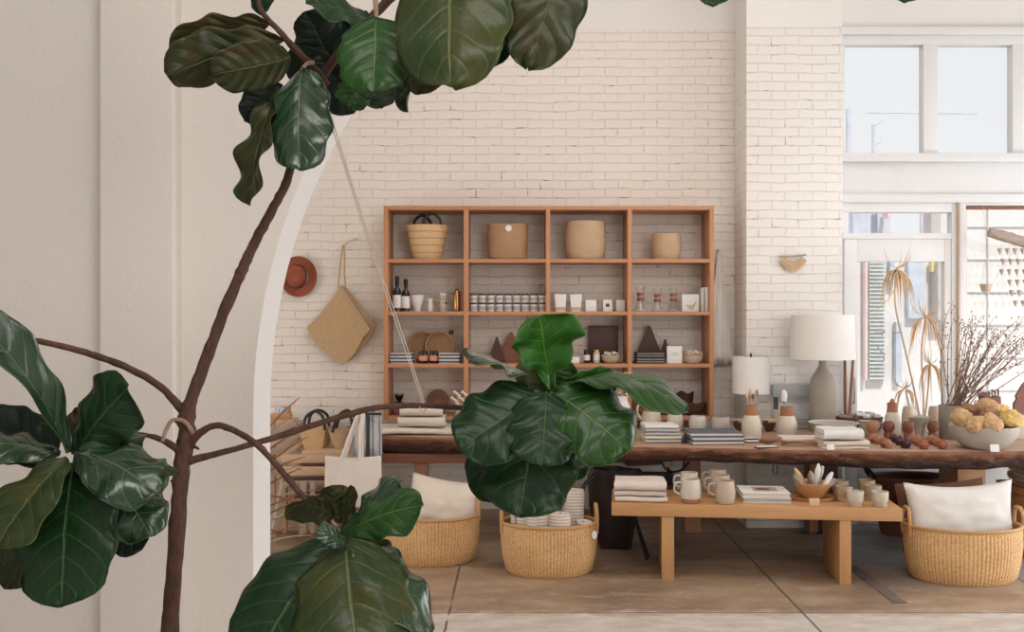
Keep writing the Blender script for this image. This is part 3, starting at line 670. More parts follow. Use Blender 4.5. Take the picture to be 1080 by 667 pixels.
for a, yy, l in ((446, .8, 'rounded wicker tray with holes leaning at the left'), (464, .8, 'rounded wicker tray with holes leaning at the right')):
    p = SP(a, 3, 7.84 if a < 450 else 7.80); t = thing('wicker_tray', l + ' behind the books', 'tray', (p[0], p[1], p[2]))
    M = Matrix.Translation((0, 0, U(17))) @ Euler((R(80), 0, 0)).to_matrix().to_4x4()
    G().lathe([(0, 0), (U(14), 0), (U(14.5), .005), (0, .008)], 36, 1, 1.02, M).ob('base', 'weavedot', t)
    G().tube([(U(15) * math.cos(R(i * 15)), -.012, U(17) + U(15) * math.sin(R(i * 15))) for i in range(25)], .009, 8, 1, cap=False).ob('rim', 'rim', t)
for a, l in ((446.5, 'left'), (457.5, 'right')):
    labjar(a, 3, 0, U(4.7), U(13.5), 'dark glass jar with pinkish label, %s of two beside white books' % l, body='blackglass', lid='black', band='amber', y=7.64)
tag(G().box((0, 0, 0), (U(5), .012, U(4.6)), .002).ob('wall_plate', 'wallpl', loc=((476 - CX) * YW / F, YW - .006, EYE - (350.5 - CY) * YW / F)), 'small brown square wall plate above the wicker trays', 'wall plate')
bookstack(498, 519, 3, 2, 'white', 3.6, 'half behind the pale leaf', y=7.66)
def tri(px, wp, hp, row, lab, y=7.8, mat='darkwood'):
    p = SP(px, row, y); t = G().prism([(-U(wp) / 2, 0), (U(wp) / 2, 0), (U(wp) * .04, U(hp)), (-U(wp) * .04, U(hp))], -.012, .012)
    return tag(t.ob('cutting_board', mat, loc=p), lab, 'cutting board')
tri(524, 20, 27, 3, 'small dark triangular wooden board behind the white books', 7.78)
tri(539, 34, 32, 3, 'reddish triangular wooden board partly behind the upright leaf', 7.83, 'midwood')
labjar(555, 3, 0, U(3), U(10), 'tiny dark jar with a pale label beside the upright leaf', body='blackglass', lid='black', band='white', y=7.66)
p = SP(636, 3, 7.83); t = tag(G().box((0, 0, U(19.5)), (U(32), .03, U(39)), .004).ob('cutting_board', 'darkwood', loc=p), 'large dark square wooden board standing behind the jars and bowl', 'cutting board')
cbox('soap_box', 599.5, 611, 3, 6.2, 'low white box at the leaf edge on the third shelf', 'box')
labjar(619, 3, 0, U(3.3), U(14), 'dark jar with a white oval label left of white jar', body='blackglass', lid='black', band='white')
labjar(629.3, 3, 0, U(3.5), U(14), 'slim white jar with metal lid beside the filled bowl', body='pale', lid='brass', band='white')
def vessel(px, row_or_T, rpx, hpx, lab, name='bowl', cat='bowl', mat='pale', prof=None, t=.004, yy=None, sc_=None, sy=1, group=None):
    loc, s = row_or_T
    o = thing(name, lab, cat, loc, 0, group)
    pr = prof or [(.5, 0), (.62, .05), (.88, .4), (1, 1)]
    G().lathe(shell([(a * rpx * s, b * hpx * s) for a, b in pr], t), 36, 1, sy).ob('bowl' if cat == 'bowl' else 'body', mat, o)
    return o, s
o, s = vessel(0, (SP(644.8, 3, 7.66), IS), 10.5, 8.5, 'pale bowl heaped with light bundles beside the slim white jar', mat='beige')
for k in range(6):
    a = k * 1.05
    tag(G().lathe([(0, -U(2)), (U(2.6), -U(1)), (U(3), 0), (U(2), U(1.8)), (0, U(2.2))], 12).jitter(.004, 60, k).ob('soap', 'pale', loc=(o.location.x + U(5.2) * math.cos(a), o.location.y + U(4.5) * math.sin(a), o.location.z + U(9.3) + (k % 2) * .006)), 'pale rounded piece heaped in the small bowl on the third shelf', 'soap', 'pale pieces in the shelf bowl')
tri(684.5, 33, 39, 3, 'big reddish brown triangular board on the third shelf, right bay', 7.84, 'darkwood'); tri(701.5, 15, 25, 3, 'small dark triangular board behind the white card', 7.81)
def darkcrate(p, w, h, lab):
    t = thing('gift_box', lab, 'box', p); G().box((0, 0, h / 2), (w, .13, h), .003).ob('box', 'leather', t)
    q = G()
    for zz in (.28, .72):
        q.box((0, -.066, h * zz), (w * .92, .002, h * .06)); q.box((0, -.066, h * zz + h * .12), (w * .92, .002, h * .03))
    q.ob('printed_border', 'grayc', t)
darkcrate(SP(685.5, 3, 7.65), U(31), U(5.8), 'lower dark patterned box in front of the big triangular board')
p = SP(685, 3, 7.65); darkcrate((p[0], p[1], p[2] + U(5.9)), U(30), U(5.8), 'upper dark patterned box in front of the big triangular board')
t = cbox('sign_card', 703.3, 719, 3, 18, 'white framed card with small grey lettering on the third shelf', 'card', dep=.02, y=7.62)
for zz, ww in ((10.8, 7), (9, 8)): G().box((0, -.0105, U(zz)), (U(ww), .001, U(.8))).ob('lettering', 'grayc', t)
t = thing('wire_bowl', 'openwork woven bowl with pale contents beside the white card', 'bowl', SP(730.8, 3, 7.64))
q = G()
for k in range(16):
    a = 2 * PI * k / 16; q.tube([(U(5) * math.cos(a), U(5) * math.sin(a), .003), (U(9) * math.cos(a + .2), U(9) * math.sin(a + .2), U(5)), (U(9.8) * math.cos(a + .4), U(9.8) * math.sin(a + .4), U(11.5))], .0035, 5, 2)
q.ob('ribs', 'palewood', t); G().lathe([(U(9.3), U(11)), (U(10.2), U(11)), (U(10.2), U(12.3)), (U(9.3), U(12.3)), (U(9.3), U(11))], 28).ob('rim', 'palewood', t)
G().lathe([(0, .002), (U(5.5), .002), (U(8.7), U(5)), (U(8.8), U(8)), (0, U(9))], 20).ob('lining', 'pale', t)
for k, (dx, dy) in enumerate(((-4, -1), (0, 2), (4, -1))):
    tag(G().box((0, 0, 0), (U(4), U(5), U(3)), .004, (20, 10 * k, 30 * k)).ob('soap', 'whitec', loc=(t.location.x + U(dx), t.location.y + U(dy), t.location.z + U(11.3))), 'small white piece poking out of the openwork bowl', 'soap', 'white pieces in the openwork bowl')

# row 4
def disc(px, py, rp, lab, mat, y, band=None, rw=4):
    loc = at(px, py, y); s = y / F; loc.z = ROW[rw] + rp * s + .001
    t = thing('round_board', lab, 'board', (loc.x, loc.y, ROW[rw] + .004)); Rm = Euler((R(82), 0, 0)).to_matrix().to_4x4()
    G().lathe([(0, -.012), (rp * s, -.012), (rp * s, .012), (0, .012)], 40, M=Matrix.Translation((0, 0, rp * s + .002)) @ Rm).ob('disc', mat, t)
    for k in (band or []):
        G().lathe([(rp * s * k, .0125), (rp * s * k, .016), (rp * s * (k + .06), .016), (rp * s * (k + .06), .0125)], 40, M=Matrix.Translation((0, 0, rp * s + .002)) @ Rm).ob('ring', 'darkwood', t)
disc(462, 430, 12.5, 'round reddish wooden tray with carved rings behind the branch', 'midwood', 7.8, (.35, .55, .75))
disc(680, 432, 12, 'round reddish board leaning behind the pitcher', 'midwood', 7.8, (.6, .8))
t = thing('hat', 'black rounded hat on the lowest shelf left of the big leaves', 'hat', SP(513, 4))
G().lathe([(0, U(17)), (U(7), U(16)), (U(10), U(9)), (U(10.5), U(3)), (U(16), .008), (U(16), .002), (0, .002)], 28).ob('crown', 'black', t)
for a, hh, mt, l in ((417, 10, 'terrad', 'small reddish pot at the left end of the lowest shelf'), (425, 7, 'amber', 'low pinkish pot beside the reddish pot')):
    vessel(0, (SP(a, 4), IS), 3.8, hh, l, 'pot', 'pot', mt, [(.8, 0), (1, .2), (.95, .8), (.8, 1)])
t = thing('succulent_pot', 'small dark pot with green sprig on the lowest shelf corner', 'plant', SP(421, 4, 7.8)); G().lathe(shell([(U(4), 0), (U(5), U(12))], .004), 20).ob('pot', 'darktop', t)
q = G()
for k in range(6): q.tube([(0, 0, U(11)), (U(3) * math.cos(k), U(3) * math.sin(k), U(17)), (U(5) * math.cos(k), U(4) * math.sin(k), U(22))], [.006, .008, .001], 5, 2)
q.ob('foliage', 'leafK', t)
for k, (a, wdp, hp) in enumerate(((700, 26, 20), (731, 28, 12), (722, 20, 22))):
    p = SP(a, 4, (7.72, 7.68, 7.82)[k]); s = IS
    q = G().lathe(shell([(x * wdp / 2 * s, z * hp * s) for x, z in ((.35, 0), (.6, .1), (.9, .5), (1, 1))], .008), 28, 1, .6)
    for v in q.bm.verts: v.co.z += .012 * math.sin(math.atan2(v.co.y, v.co.x) * 3 + k) * (v.co.z / (hp * s))
    tag(q.ob('wooden_bowl', 'darkwood', loc=p), ('dark carved wooden bowl, left of three on the lowest shelf', 'low dark wavy wooden bowl at the right of the lowest shelf', 'tallest dark carved wooden bowl behind the two others')[k], 'bowl')

# ---------------------------------------------------------------- on the walls
t = thing('hat', 'rust brown felt hat hanging on brick wall beside the arch', 'hat', at(315.5, 292, 7.885)); s = 7.88 / F
Mh = Euler((R(90), 0, 0)).to_matrix().to_4x4()
G().lathe([(10.5 * s, 0), (15 * s, .004), (19 * s, .016), (19.5 * s, .028), (19 * s, .024), (15 * s, .012), (10.5 * s, .012)], 44, 1, 1.1, M=Mh).ob('brim', 'felt', t)
q = G().lathe([(10.8 * s, 0), (10.5 * s, .05), (9 * s, .1), (6 * s, .118), (3 * s, .108), (0, .10)], 40, .95, 1.15)
q.xf(Matrix.Translation((-2 * s, 0, 0)) @ Mh).ob('crown', 'felt', t)
q = G().lathe([(10.9 * s, .012), (11.1 * s, .014), (11.0 * s, .03), (10.8 * s, .032)], 40, .95, 1.15); q.xf(Matrix.Translation((-2 * s, 0, 0)) @ Mh).ob('band', 'leather', t)
t = thing('woven_bag', 'square tan woven bag hung by one corner on the brick wall', 'bag', at(361, 385, 7.86)); s = 7.86 / F
def P2(pts, cx=361, cy=385, s=s): return [((a - cx) * s, (cy - b) * s) for a, b in pts]
def panel(pts, y0, y1, name, par, mat='weavebag', amp=.006):
    q = G().prism(P2(pts), y0, y1)
    bmesh.ops.triangulate(q.bm, faces=[f for f in q.bm.faces if len(f.verts) > 4]); bmesh.ops.subdivide_edges(q.bm, edges=q.bm.edges[:], cuts=3, use_grid_fill=True)
    for v in q.bm.verts: v.co.y += amp * mnoise.noise(v.co * 9)
    return q.ob(name, mat, par, ang=60)
panel([(360, 303), (351, 316), (340, 330), (325, 346), (330, 357), (341, 368), (352, 378), (362, 385), (371, 378), (379, 367), (384, 356), (391, 349), (380, 334), (369, 317)], -.055, -.035, 'front_panel', t)
panel([(360, 301), (366, 304), (380, 321), (397, 342), (391, 355), (382, 368), (370, 380), (362, 383), (350, 372), (338, 350), (352, 320)], -.022, -.002, 'back_panel', t)
q = G().tube([Vector((a, -.06, b)) for a, b in P2([(361, 303), (370, 317), (381, 333), (391, 348)])], .004, 6, 3); q.ob('rim', 'rope', t)
q = G()
for k, xs in enumerate(((357.5, 359, 361, 362.5), (365, 364, 364, 363.5))): q.tube([Vector((a, -.03, b)) for a, b in P2(list(zip(xs, (304, 285, 270, 259))))], .006, 6, 3)
q.ob('strap', 'weavebag', t)
tag(G().tube([(0, .012, 0), (.01, -.05, .0), (.055, -.05, .03), (.115, -.0, .06)], .004, 6, 2).ob('wall_hook', 'palewood', loc=at(362, 259.5, 7.88)), 'thin wooden hook above the hanging tan bag', 'hook')
# pale cloth on the wall
t = thing('wall_hanging', 'long pale cloth gathered on a hook right of the shelving', 'textile', at(757, 385, 7.88)); s = 7.88 / F
q = G(); pts = []
for i in range(13):
    f = i / 12; row = []
    for j in range(15):
        u = j / 14; wdt = (2 + 21 * f ** .9) * s
        row.append(q.bm.verts.new(((-.5 + u) * wdt * 1.3 + 1 * s, -.022 - .014 * math.sin(u * 17 + f * 2) * (.4 + f), (120 - 120 * f) * s)))
    pts.append(row)
for a, b in zip(pts, pts[1:]):
    for j in range(14): q.bm.faces.new((a[j], a[j + 1], b[j + 1], b[j]))
o = q.ob('cloth', 'sheer', t, ang=80); md = o.modifiers.new('thick', 'SOLIDIFY'); md.thickness = .004
G().tube([(0, .02, 120 * s), (0, -.04, 121 * s)], .006, 8, 1).ob('hook', 'palewood', t)
# small fringe on the pier
t = thing('wall_ornament', 'small fan of feathers hanging from short stick on white pier', 'ornament', at(836, 272, 7.48)); s = 7.48 / F
G().tube([(-13 * s, 0, 1 * s), (0, 0, 1.5 * s), (14 * s, 0, 3 * s)], .007, 8, 2).ob('stick', 'driftwood', t)
for k in range(17):
    f = k / 16; a = R(-62 + 124 * f); x0 = (-10 + 20 * f) * s; z0 = -(6 - 6 * abs(2 * f - 1) ** 1.5) * s * .6; L = (10 + 2.5 * math.cos((2 * f - 1) * 1.5)) * s
    G().tube([(x0, -.004, z0), (x0 + math.sin(a) * L * .35, -.006, z0 - math.cos(a) * L * .6), (x0 + math.sin(a) * L * .45, -.004, z0 - math.cos(a) * L)], [.003, .007, .0015], 5, 2).ob('feather', 'dry', t)
q = G().tube([(-9 * s, -.004, .006), (-6 * s, -.004, -3 * s), (0, -.004, -5 * s), (6 * s, -.004, -3 * s), (10 * s, -.004, .012)], .003, 6, 3); q.ob('cord', 'bud', t)
q = G().tube([(-8 * s, 0, .01), (0, .01, 11 * s), (9 * s, 0, .02)], .0015, 5, 1); q.ob('hanging_thread', 'rope', t)
# hanging in the window
t = thing('driftwood_garland', 'driftwood branch hung before the big window with triangular tassels', 'garland', at(1075, 252, 7.35)); s = 7.35 / F
G().tube([(-32 * s, 0, 7 * s), (-18 * s, 0, 3 * s), (0, 0, -2 * s), (20 * s, 0, -6 * s), (60 * s, 0, -3 * s)], [.03, .04, .04, .045, .04], 12, 4, noisy=.25).ob('branch', 'driftwood', t)
for r_ in range(6):
    for c in range(9):
        if c < (0, 0, 0, 1, 1, 2)[r_]: continue
        x = (-19 + (0, 2, .5, 1, 3, -1)[r_] + 8 * c) * s + (0 if r_ else -.01); z = (-10 - 11 * r_) * s; z2 = z - 8 * s
        tz = t
        G().lathe([(0, 0), (3 * s, -.002), (2.8 * s, -.008), (0, -7.5 * s)], 4, 1, .5, Matrix.Translation((x, 0, z))).ob('tassel', 'driftwood', t)
for c in range(9):
    x = (-19 + 8 * c) * s; G().tube([(x, 0, 0), (x + .01, 0, -66 * s)], .0012, 4, 1).ob('string', 'rope', t)
t = thing('hanging_planter', 'little hanging clay cup suspended in the window', 'planter', at(1040, 308, 7.4)); s = 7.4 / F
G().lathe(shell([(4 * s, 0), (5.5 * s, 4 * s), (6.5 * s, 8 * s)], .004), 24).ob('cup', 'beige', t)
G().tube([(-6 * s, 0, 8 * s), (2 * s, .02, 40 * s), (4 * s, .1, 92 * s)], .0013, 4, 1).tube([(6 * s, 0, 8 * s), (30 * s, .05, 40 * s), (56 * s, .1, 92 * s)], .0013, 4, 1).ob('cord', 'rope', t)

# ---------------------------------------------------------------- the long live edge table
TH = .76
front_px = [(394, 459, 479), (430, 460, 480), (480, 461, 481), (540, 463, 484), (590, 465.5, 487), (640, 470, 491), (690, 471, 490), (730, 471.5, 488.5), (760, 472, 490), (800, 473, 491.5), (840, 474, 493), (880, 474.5, 494), (915, 475, 496.5), (960, 475.5, 497), (1000, 475.5, 498), (1045, 475.5, 498), (1080, 475, 496), (1150, 476, 497), (1240, 476, 497)]
def Td(py): return (EYE - TH) * F / (py - CY)
fpts = []
for a, b, c in front_px:
    Y = Td(b); fpts.append(((a - CX) * Y / F, Y, (c - b) * Y / F))
table = thing('dining_table', 'very long dark live edge slab table across the room, covered with ceramics', 'table', (1.0, 6.9, 0))
tx, ty = 1.0, 6.9
g = G(); lay = []
NP = 150
def fp(t):
    t *= len(fpts) - 1; i = min(int(t), len(fpts) - 2); f = t - i
    return [fpts[i][k] * (1 - f) + fpts[i + 1][k] * f for k in range(3)]
cols = []
for i in range(NP + 1):
    x, y, th = fp(i / NP)
    n1 = mnoise.noise(Vector((x * 5, 1, 0))); n2 = mnoise.noise(Vector((x * 13, 4, 0)))
    yb = 7.47 + .03 * mnoise.noise(Vector((x * 2, 9, 0)))
    col = [(yb, TH), (y + .02, TH), (y, TH - .006)]
    for k in range(1, 9):
        f = k / 8
        rg = .034 * mnoise.noise(Vector((x * 11, f * 4, 3))) + .02 * mnoise.noise(Vector((x * 34, f * 9, 8)))
        col.append((y + .10 * f ** 1.6 + rg * math.sin(f * PI) + .01 * n2 * f - (.01 if f < .3 else 0), TH - .006 - (th - .006 + .016 * n1 * f) * f))
    col.append((yb, TH - th)); cols.append([g.bm.verts.new((x - tx, yy - ty, zz)) for yy, zz in col])
L = len(cols[0])
for a, b in zip(cols, cols[1:]):
    for k in range(L):
        k2 = (k + 1) % L
        f = g.bm.faces.new((a[k], a[k2], b[k2], b[k])); f.material_index = 0 if k in (0, 1) else 1
for c in (cols[0], cols[-1]): g.bm.faces.new(c).material_index = 1
bmesh.ops.recalc_face_normals(g.bm, faces=g.bm.faces[:])
g.ob('tabletop', [MT['slabtop'], MT['slabedge']], table, ang=50)
def tleg(x0, x1, Y, dep, ztop, mat='legwood', name='leg'):
    a = (x0 - CX) * Y / F; b = (x1 - CX) * Y / F
    G().box(((a + b) / 2 - tx, Y + dep / 2 - ty, ztop / 2), (b - a, dep, ztop), .006).ob(name, mat, table)
tleg(437, 451, 7.12, .1, TH - .13); a = (403 - CX) * 7.1 / F; b = (497 - CX) * 7.1 / F
G().box(((a + b) / 2 - tx, 7.15 - ty, .585), (b - a, .12, .07), .006).ob('rail', 'midwood', table)
tleg(722, 739, 7.36, .1, TH - .1); tleg(854, 863, 7.3, .14, TH - .11, 'legwood'); tleg(863, 884, 7.3, .12, TH - .11, 'darkwood')
tleg(1010, 1040, 6.62, .3, TH - .12, 'benchz'); tleg(1150, 1185, 6.62, .3, TH - .12, 'benchz')
a = at(816, 489, 6.42)
G().tube([(a.x - tx, a.y - ty, a.z), (a.x - tx - .004, a.y - ty, a.z - .06), (a.x - tx + .02, a.y - ty, a.z - .065), (a.x - tx + .022, a.y - ty, a.z)], .004, 6, 3).ob('hook', 'black', table)
tag(G().tube([at(p, q, 6.75) for p, q in ((698, 488), (702, 495), (711, 498), (720, 495), (727, 487))], .007, 6, 4).ob('hanging_cable', 'black'), 'loop of black cable hanging beneath the table slab', 'cable')

def TT(px, py): # a spot on the table top whose foot shows at px, py
    Y = Td(py); return (((px - CX) * Y / F, Y, TH), Y / F)
def lat(name, lab, cat, px, py, prof, mat, partname='body', t=.004, group=None, sy=1, solid=False):
    loc, s = TT(px, py); o = thing(name, lab, cat, loc, 0, group)
    pr = [(a * s, b * s) for a, b in prof]
    G().lathe(shell(pr, t) if not solid else [(0, 0)] + pr + [(0, pr[-1][1])], 36, 1, sy).ob(partname, mat, o); return o, s
# left end: towels
def cloth(name, lab, cat, loc, w, d, h, n, mat, rz=0, seed=0, jit=.004, group=None):
    o = folded(w, d, h, n, seed, jit).ob(name, mat, loc=loc, rz=rz, ang=60); return tag(o, lab, cat, group)
(l0, s) = TT(440, 457.5)
cloth('blanket', 'wide folded cream blanket lying at the left end of the slab table', 'blanket', (l0[0], l0[1] + .07, TH + .006), .56, .38, .042, 2, 'linen', 0, 1, .012)
cloth('towel', 'lower ribbed beige towel on the cream blanket', 'towel', (l0[0] + .035, l0[1] + .03, TH + .056), .325, .26, .072, 2, 'waffle', 0, 2, .005)
cloth('towel', 'upper ribbed beige towel, top of the stack at the table left end', 'towel', (l0[0] + .03, l0[1] + .035, TH + .132), .30, .25, .068, 2, 'waffle', .05, 3, .005)
o, s = lat('vase', 'brown stoneware cup vase holding dry sprigs beside the folded towels', 'vase', 488, 456, [(6.5, 0), (7.5, 3), (8, 12), (8, 24)], 'beige')
for k in range(7):
    q = G(); x = (-9 + 2.8 * k) * s; H = (34 + 7 * math.sin(k * 2.1)) * s
    q.tube([(0, 0, 18 * s), (x * .5, 0, H * .7), (x, .01, H)], .0022, 5, 2); q.ob('stem', 'drypale', o)
    q = G()
    for j in range(3): q.lathe([(0, 0), (.011, .008), (.012, .018), (0, .028)], 8, M=Matrix.Translation((x + (j - 1) * .016, .01, H - .012 * j)))
    q.ob('flower', 'flower', o)
# white vase with dry flowers
o, s = lat('vase', 'white vase with a tall bunch of dried cream flowers behind the leaf', 'vase', 656, 454, [(7, 0), (9.5, 5), (10, 16), (8.5, 26), (6, 32), (6.5, 36)], 'whitec')
q = G()
for k in range(26):
    a = random.uniform(0, 6.28); rr = random.uniform(2, 15) * s; H = random.uniform(38, 58) * s; x, y = rr * math.cos(a) - 5 * s, rr * math.sin(a) * .6
    q.tube([(0, 0, 30 * s), (x * .5, y * .5, (30 * s + H) / 2), (x, y, H)], .0014, 4, 2)
q.ob('stems', 'drypale', o)['kind'] = 'stuff'; q = G()
random.seed(3)
for k in range(46):
    a = random.uniform(0, 6.28); rr = random.uniform(2, 15) * s; H = random.uniform(36, 60) * s; x, y = rr * math.cos(a) - 5 * s, rr * math.sin(a) * .6
    q.lathe([(0, -.008), (.011, 0), (.009, .008), (0, .011)], 6, M=Matrix.Translation((x, y, H)))
q.ob('flowers', 'flower', o)['kind'] = 'stuff'
# pitcher
o, s = lat('pitcher', 'two tone pitcher with terracotta neck and looped handle behind the napkins', 'pitcher', 687, 453, [(8, 0), (10.5, 4), (11, 10), (9, 19)], 'cream')
G().lathe([(8.9 * s, 18.6 * s), (7.3 * s, 25 * s), (6.5 * s, 33 * s), (5.9 * s, 33 * s), (6.5 * s, 25 * s), (8 * s, 19 * s)], 36).ob('neck', 'terra', o)
G().tube([(-6.5 * s, 0, 27 * s), (-13 * s, 0, 26 * s), (-15 * s, 0, 19 * s), (-12 * s, 0, 12 * s), (-9.5 * s, 0, 10 * s)], .009, 8, 4).ob('handle', 'cream', o)
def tumbler(px, py, r, h, lab, mat, grp=None):
    return lat('cup', lab, 'cup', px, py, [(r * .72, 0), (r * .95, h * .15), (r * 1.05, h * .5), (r, h * .82), (r * .88, h)], mat, group=grp)
tumbler(712, 455, 8.2, 18, 'pale speckled tumbler right of the pitcher', 'cream')
tumbler(736, 456.5, 8.8, 17.5, 'pale round tumbler in the middle of the three', 'pale'); tumbler(760, 457, 9.6, 17, 'brownish speckled round tumbler, rightmost of three', 'graystone')
# bottles of spice tools
def vase2(px, py, h, lab, rb=9.9, nk='terra', h0=None):
    o, s = lat('bottle_vase', lab, 'vase', px, py, [(rb * .92, 0), (rb, 1.5), (rb * 1.0, h * .36), (rb * .95, h * .5), (rb * .82, h * .62), (rb * .70, h * .70)], 'cream')
    G().lathe([(rb * .70 * s, h * .695 * s), (rb * .62 * s, h * .85 * s), (rb * .62 * s, h * s), (rb * .52 * s, h * s), (rb * .5 * s, h * .8 * s), (rb * .6 * s, h * .695 * s)], 32).ob('neck', nk, o); return o, s
o, s = vase2(792.5, 462.5, 35, 'cream bottle vase with terracotta neck holding wooden brushes, left of two', 10.4)
for k, (dx, H, mt) in enumerate(((-5, 47, 'palewood'), (-1, 51, 'drypale'), (2, 46, 'twig'), (6, 50, 'bud'))):
    G().tube([(dx * .3 * s, 0, 20 * s), (dx * s, .004, H * s)], .0035, 6, 1).ob('brush_handle', 'palewood', o)
    G().lathe([(0, -.022), (.011, -.012), (.013, .004), (.006, .018), (0, .02)], 10, M=Matrix.Translation((dx * s, .004, H * s - .012))).ob('brush_head', mt, o)
o, s = vase2(830, 461, 32, 'cream bottle vase with terracotta neck and a white brush, right of two', 10.6)
G().tube([(0, 0, 20 * s), (-3 * s, 0, 40 * s)], .005, 6, 1).ob('brush_handle', 'steel', o); G().lathe([(0, 0), (.02, .01), (.022, .05), (.016, .08), (0, .09)], 14, M=Matrix.Translation((-3 * s, 0, 36 * s))).jitter(.005, 60).ob('brush_head', 'linenw', o)
lat('canister', 'tall grey stoneware canister behind the white brush vase', 'canister', 821.5, 455, [(7, 0), (8, 1), (8, 22)], 'graystone')
# triangular dark dishes with wooden discs
for px, py, l in ((779, 455.5, 'dark triangular wooden dish left of the left bottle vase'), (810, 455.5, 'dark triangular wooden dish between the two bottle vases')):
    loc, s = TT(px, py); o = thing('serving_dish', l, 'dish', loc)
    G().lathe(shell([(3 * s, 0), (9 * s, 7 * s), (13 * s, 12 * s)], .006), 3, 1, .8).ob('dish', 'darkwood', o)
    G().lathe([(0, 10 * s), (10 * s, 10 * s), (11 * s, 12.5 * s), (0, 14 * s)], 20, 1, .6).jitter(.006, 30).ob('contents', 'dry' if px > 800 else 'palewood', o)
# napkins and books
loc, s = TT(700, 468)
grp = 'folded grey napkins'
for k in range(5):
    cloth('napkin', '%s napkin of the folded grey and cream stack beside the slate books' % ('lowest', 'second lowest', 'middle', 'second highest', 'topmost')[k], 'napkin', (loc[0] - .003 * k, loc[1] + .12, TH + .001 + k * .024), .245 - .006 * k, .22, .0225, 2, ('greyf', 'linen', 'greyf', 'greyf', 'linenw')[k], .03, k, .004)
o = thing('tassel', 'navy tassel hanging from the corner of napkin stack', 'tassel', (loc[0] + .135, loc[1] + .0, TH)); G().lathe([(0, 0), (.018, .001), (.016, .03), (.008, .055), (0, .06)], 12).ob('threads', 'navy', o)
loc, s = TT(757, 470)
for k in range(3):
    p = (loc[0] + (.0, .004, -.006)[k], loc[1] + .14, TH + .001 + k * .027)
    t = thing('book', '%s slate covered book in the pile beside the napkins' % ('lowest', 'middle', 'topmost')[k], 'book', p, .07 - .02 * k)
    G().box((0, 0, .0025), (.345, .25, .005), .001).box((0, 0, .0225), (.345, .25, .005), .001).box((0, .1235, .0125), (.345, .003, .023)).ob('cover', 'bluebook', t)
    G().box((0, -.002, .0125), (.335, .238, .0145)).ob('pages', 'paper', t)
# spoons and swatches
for k, (px, py) in enumerate(((789, 463.5), (795, 467), (808, 472.5))):
    loc, s = TT(px, py); t = thing('coaster', 'flat %s dark backed white coaster in front of the bottle vases' % ('hindmost', 'middle', 'foremost')[k], 'coaster', (loc[0], loc[1], TH), .15)
    G().box((0, 0, .004), (.12 if k < 2 else .14, .055, .008), .002).ob('base', 'darktop', t); G().box((0, 0, .0095), (.112 if k < 2 else .13, .05, .003), .001).ob('top', 'white', t)
t = thing('serving_spoon', 'reddish wooden serving spoon with a wide bowl lying left of folded cloth', 'spoon', (*TT(810, 471)[0][:2], TH + .012)); s = TT(810, 471)[1]
G().lathe(shell([(.004, 0), (11 * s * .7, .012), (11 * s, .032)], .005), 24, 1, .62).ob('bowl', 'midwood', t)
G().tube([(10 * s, 0, .03), (18 * s, .0, .018), (28 * s, .01, .012), (42 * s, .03, .01)], [.009, .006, .007, .01], 8, 3).ob('handle', 'midwood', t)
loc, s = TT(848, 470)
cloth('folded_cloth', 'low pale folded cloth with brown strap in front of the right bottle vase', 'cloth', (loc[0], loc[1] + .1, TH + .001), .27, .17, .048, 3, 'linenp', 0, 9, .008)
tag(G().tube([(-.14, -.0, .012), (-.08, -.022, .024), (0, -.015, .022), (.1, -.03, .016), (.135, -.045, .006)], .009, 8, 4).ob('leather_strap', 'terra', loc=(loc[0] - .01, loc[1] - .01, TH)), 'curved reddish brown strap lying before the low folded cloth', 'strap')
loc, s = TT(893, 474.5)
for k in range(2):
    cloth('folded_cloth', ('lower' if k == 0 else 'upper') + ' cream cloth of the taller pile right of the brown strap', 'cloth', (loc[0] + .01 - .02 * k, loc[1] + .13, TH + .001 + k * .055), .29 - .04 * k, .24, .052 if k == 0 else .07, 3 - k, ('linen', 'linenw')[k], -.05, 20 + k, .01)
def card(px, py, z=TH, Yf=None, w=10, h=8, lab='', s_=None, mat='white'):
    Y = (EYE - z) * F / (py - CY); s = Y / F
    q = G().box((0, 0, h * s / 2), (w * s, .004, h * s), .0006, (-12, 0, 0)); return tag(q.ob('price_card', mat, loc=((px - CX) * s, Y, z + .001)), lab, 'card')
card(1049, 477.0, w=9.5, h=8, lab='small blank white price card in front of the sponge bowl'); card(876, 475, w=8, h=6, lab='small blank pale card before the taller cloth pile')
# lamp
loc, s = TT(867.5, 455); t = thing('table_lamp', 'grey bottle shaped ceramic table lamp with a wide white drum shade', 'lamp', loc)
G().lathe([(0, 0), (12.4 * s, 0), (13.4 * s, .012), (13.5 * s, 20 * s), (13.2 * s, 50 * s), (11.5 * s, 56 * s), (7.5 * s, 63 * s), (4.2 * s, 69 * s), (3.6 * s, 74 * s), (3.8 * s, 80 * s), (0, 80 * s)], 48).ob('base', 'lampbody', t)
G().lathe([(0, 78 * s), (1.1 * s, 78 * s), (1.1 * s, 118 * s), (0, 118 * s)], 12).ob('stem', 'brass', t)
z0, z1 = 76 * s, 122.5 * s
G().lathe([(33.5 * s, z0), (32.3 * s, z1), (32 * s, z1), (33.2 * s, z0), (33.5 * s, z0)], 64).ob('shade', 'shade', t)
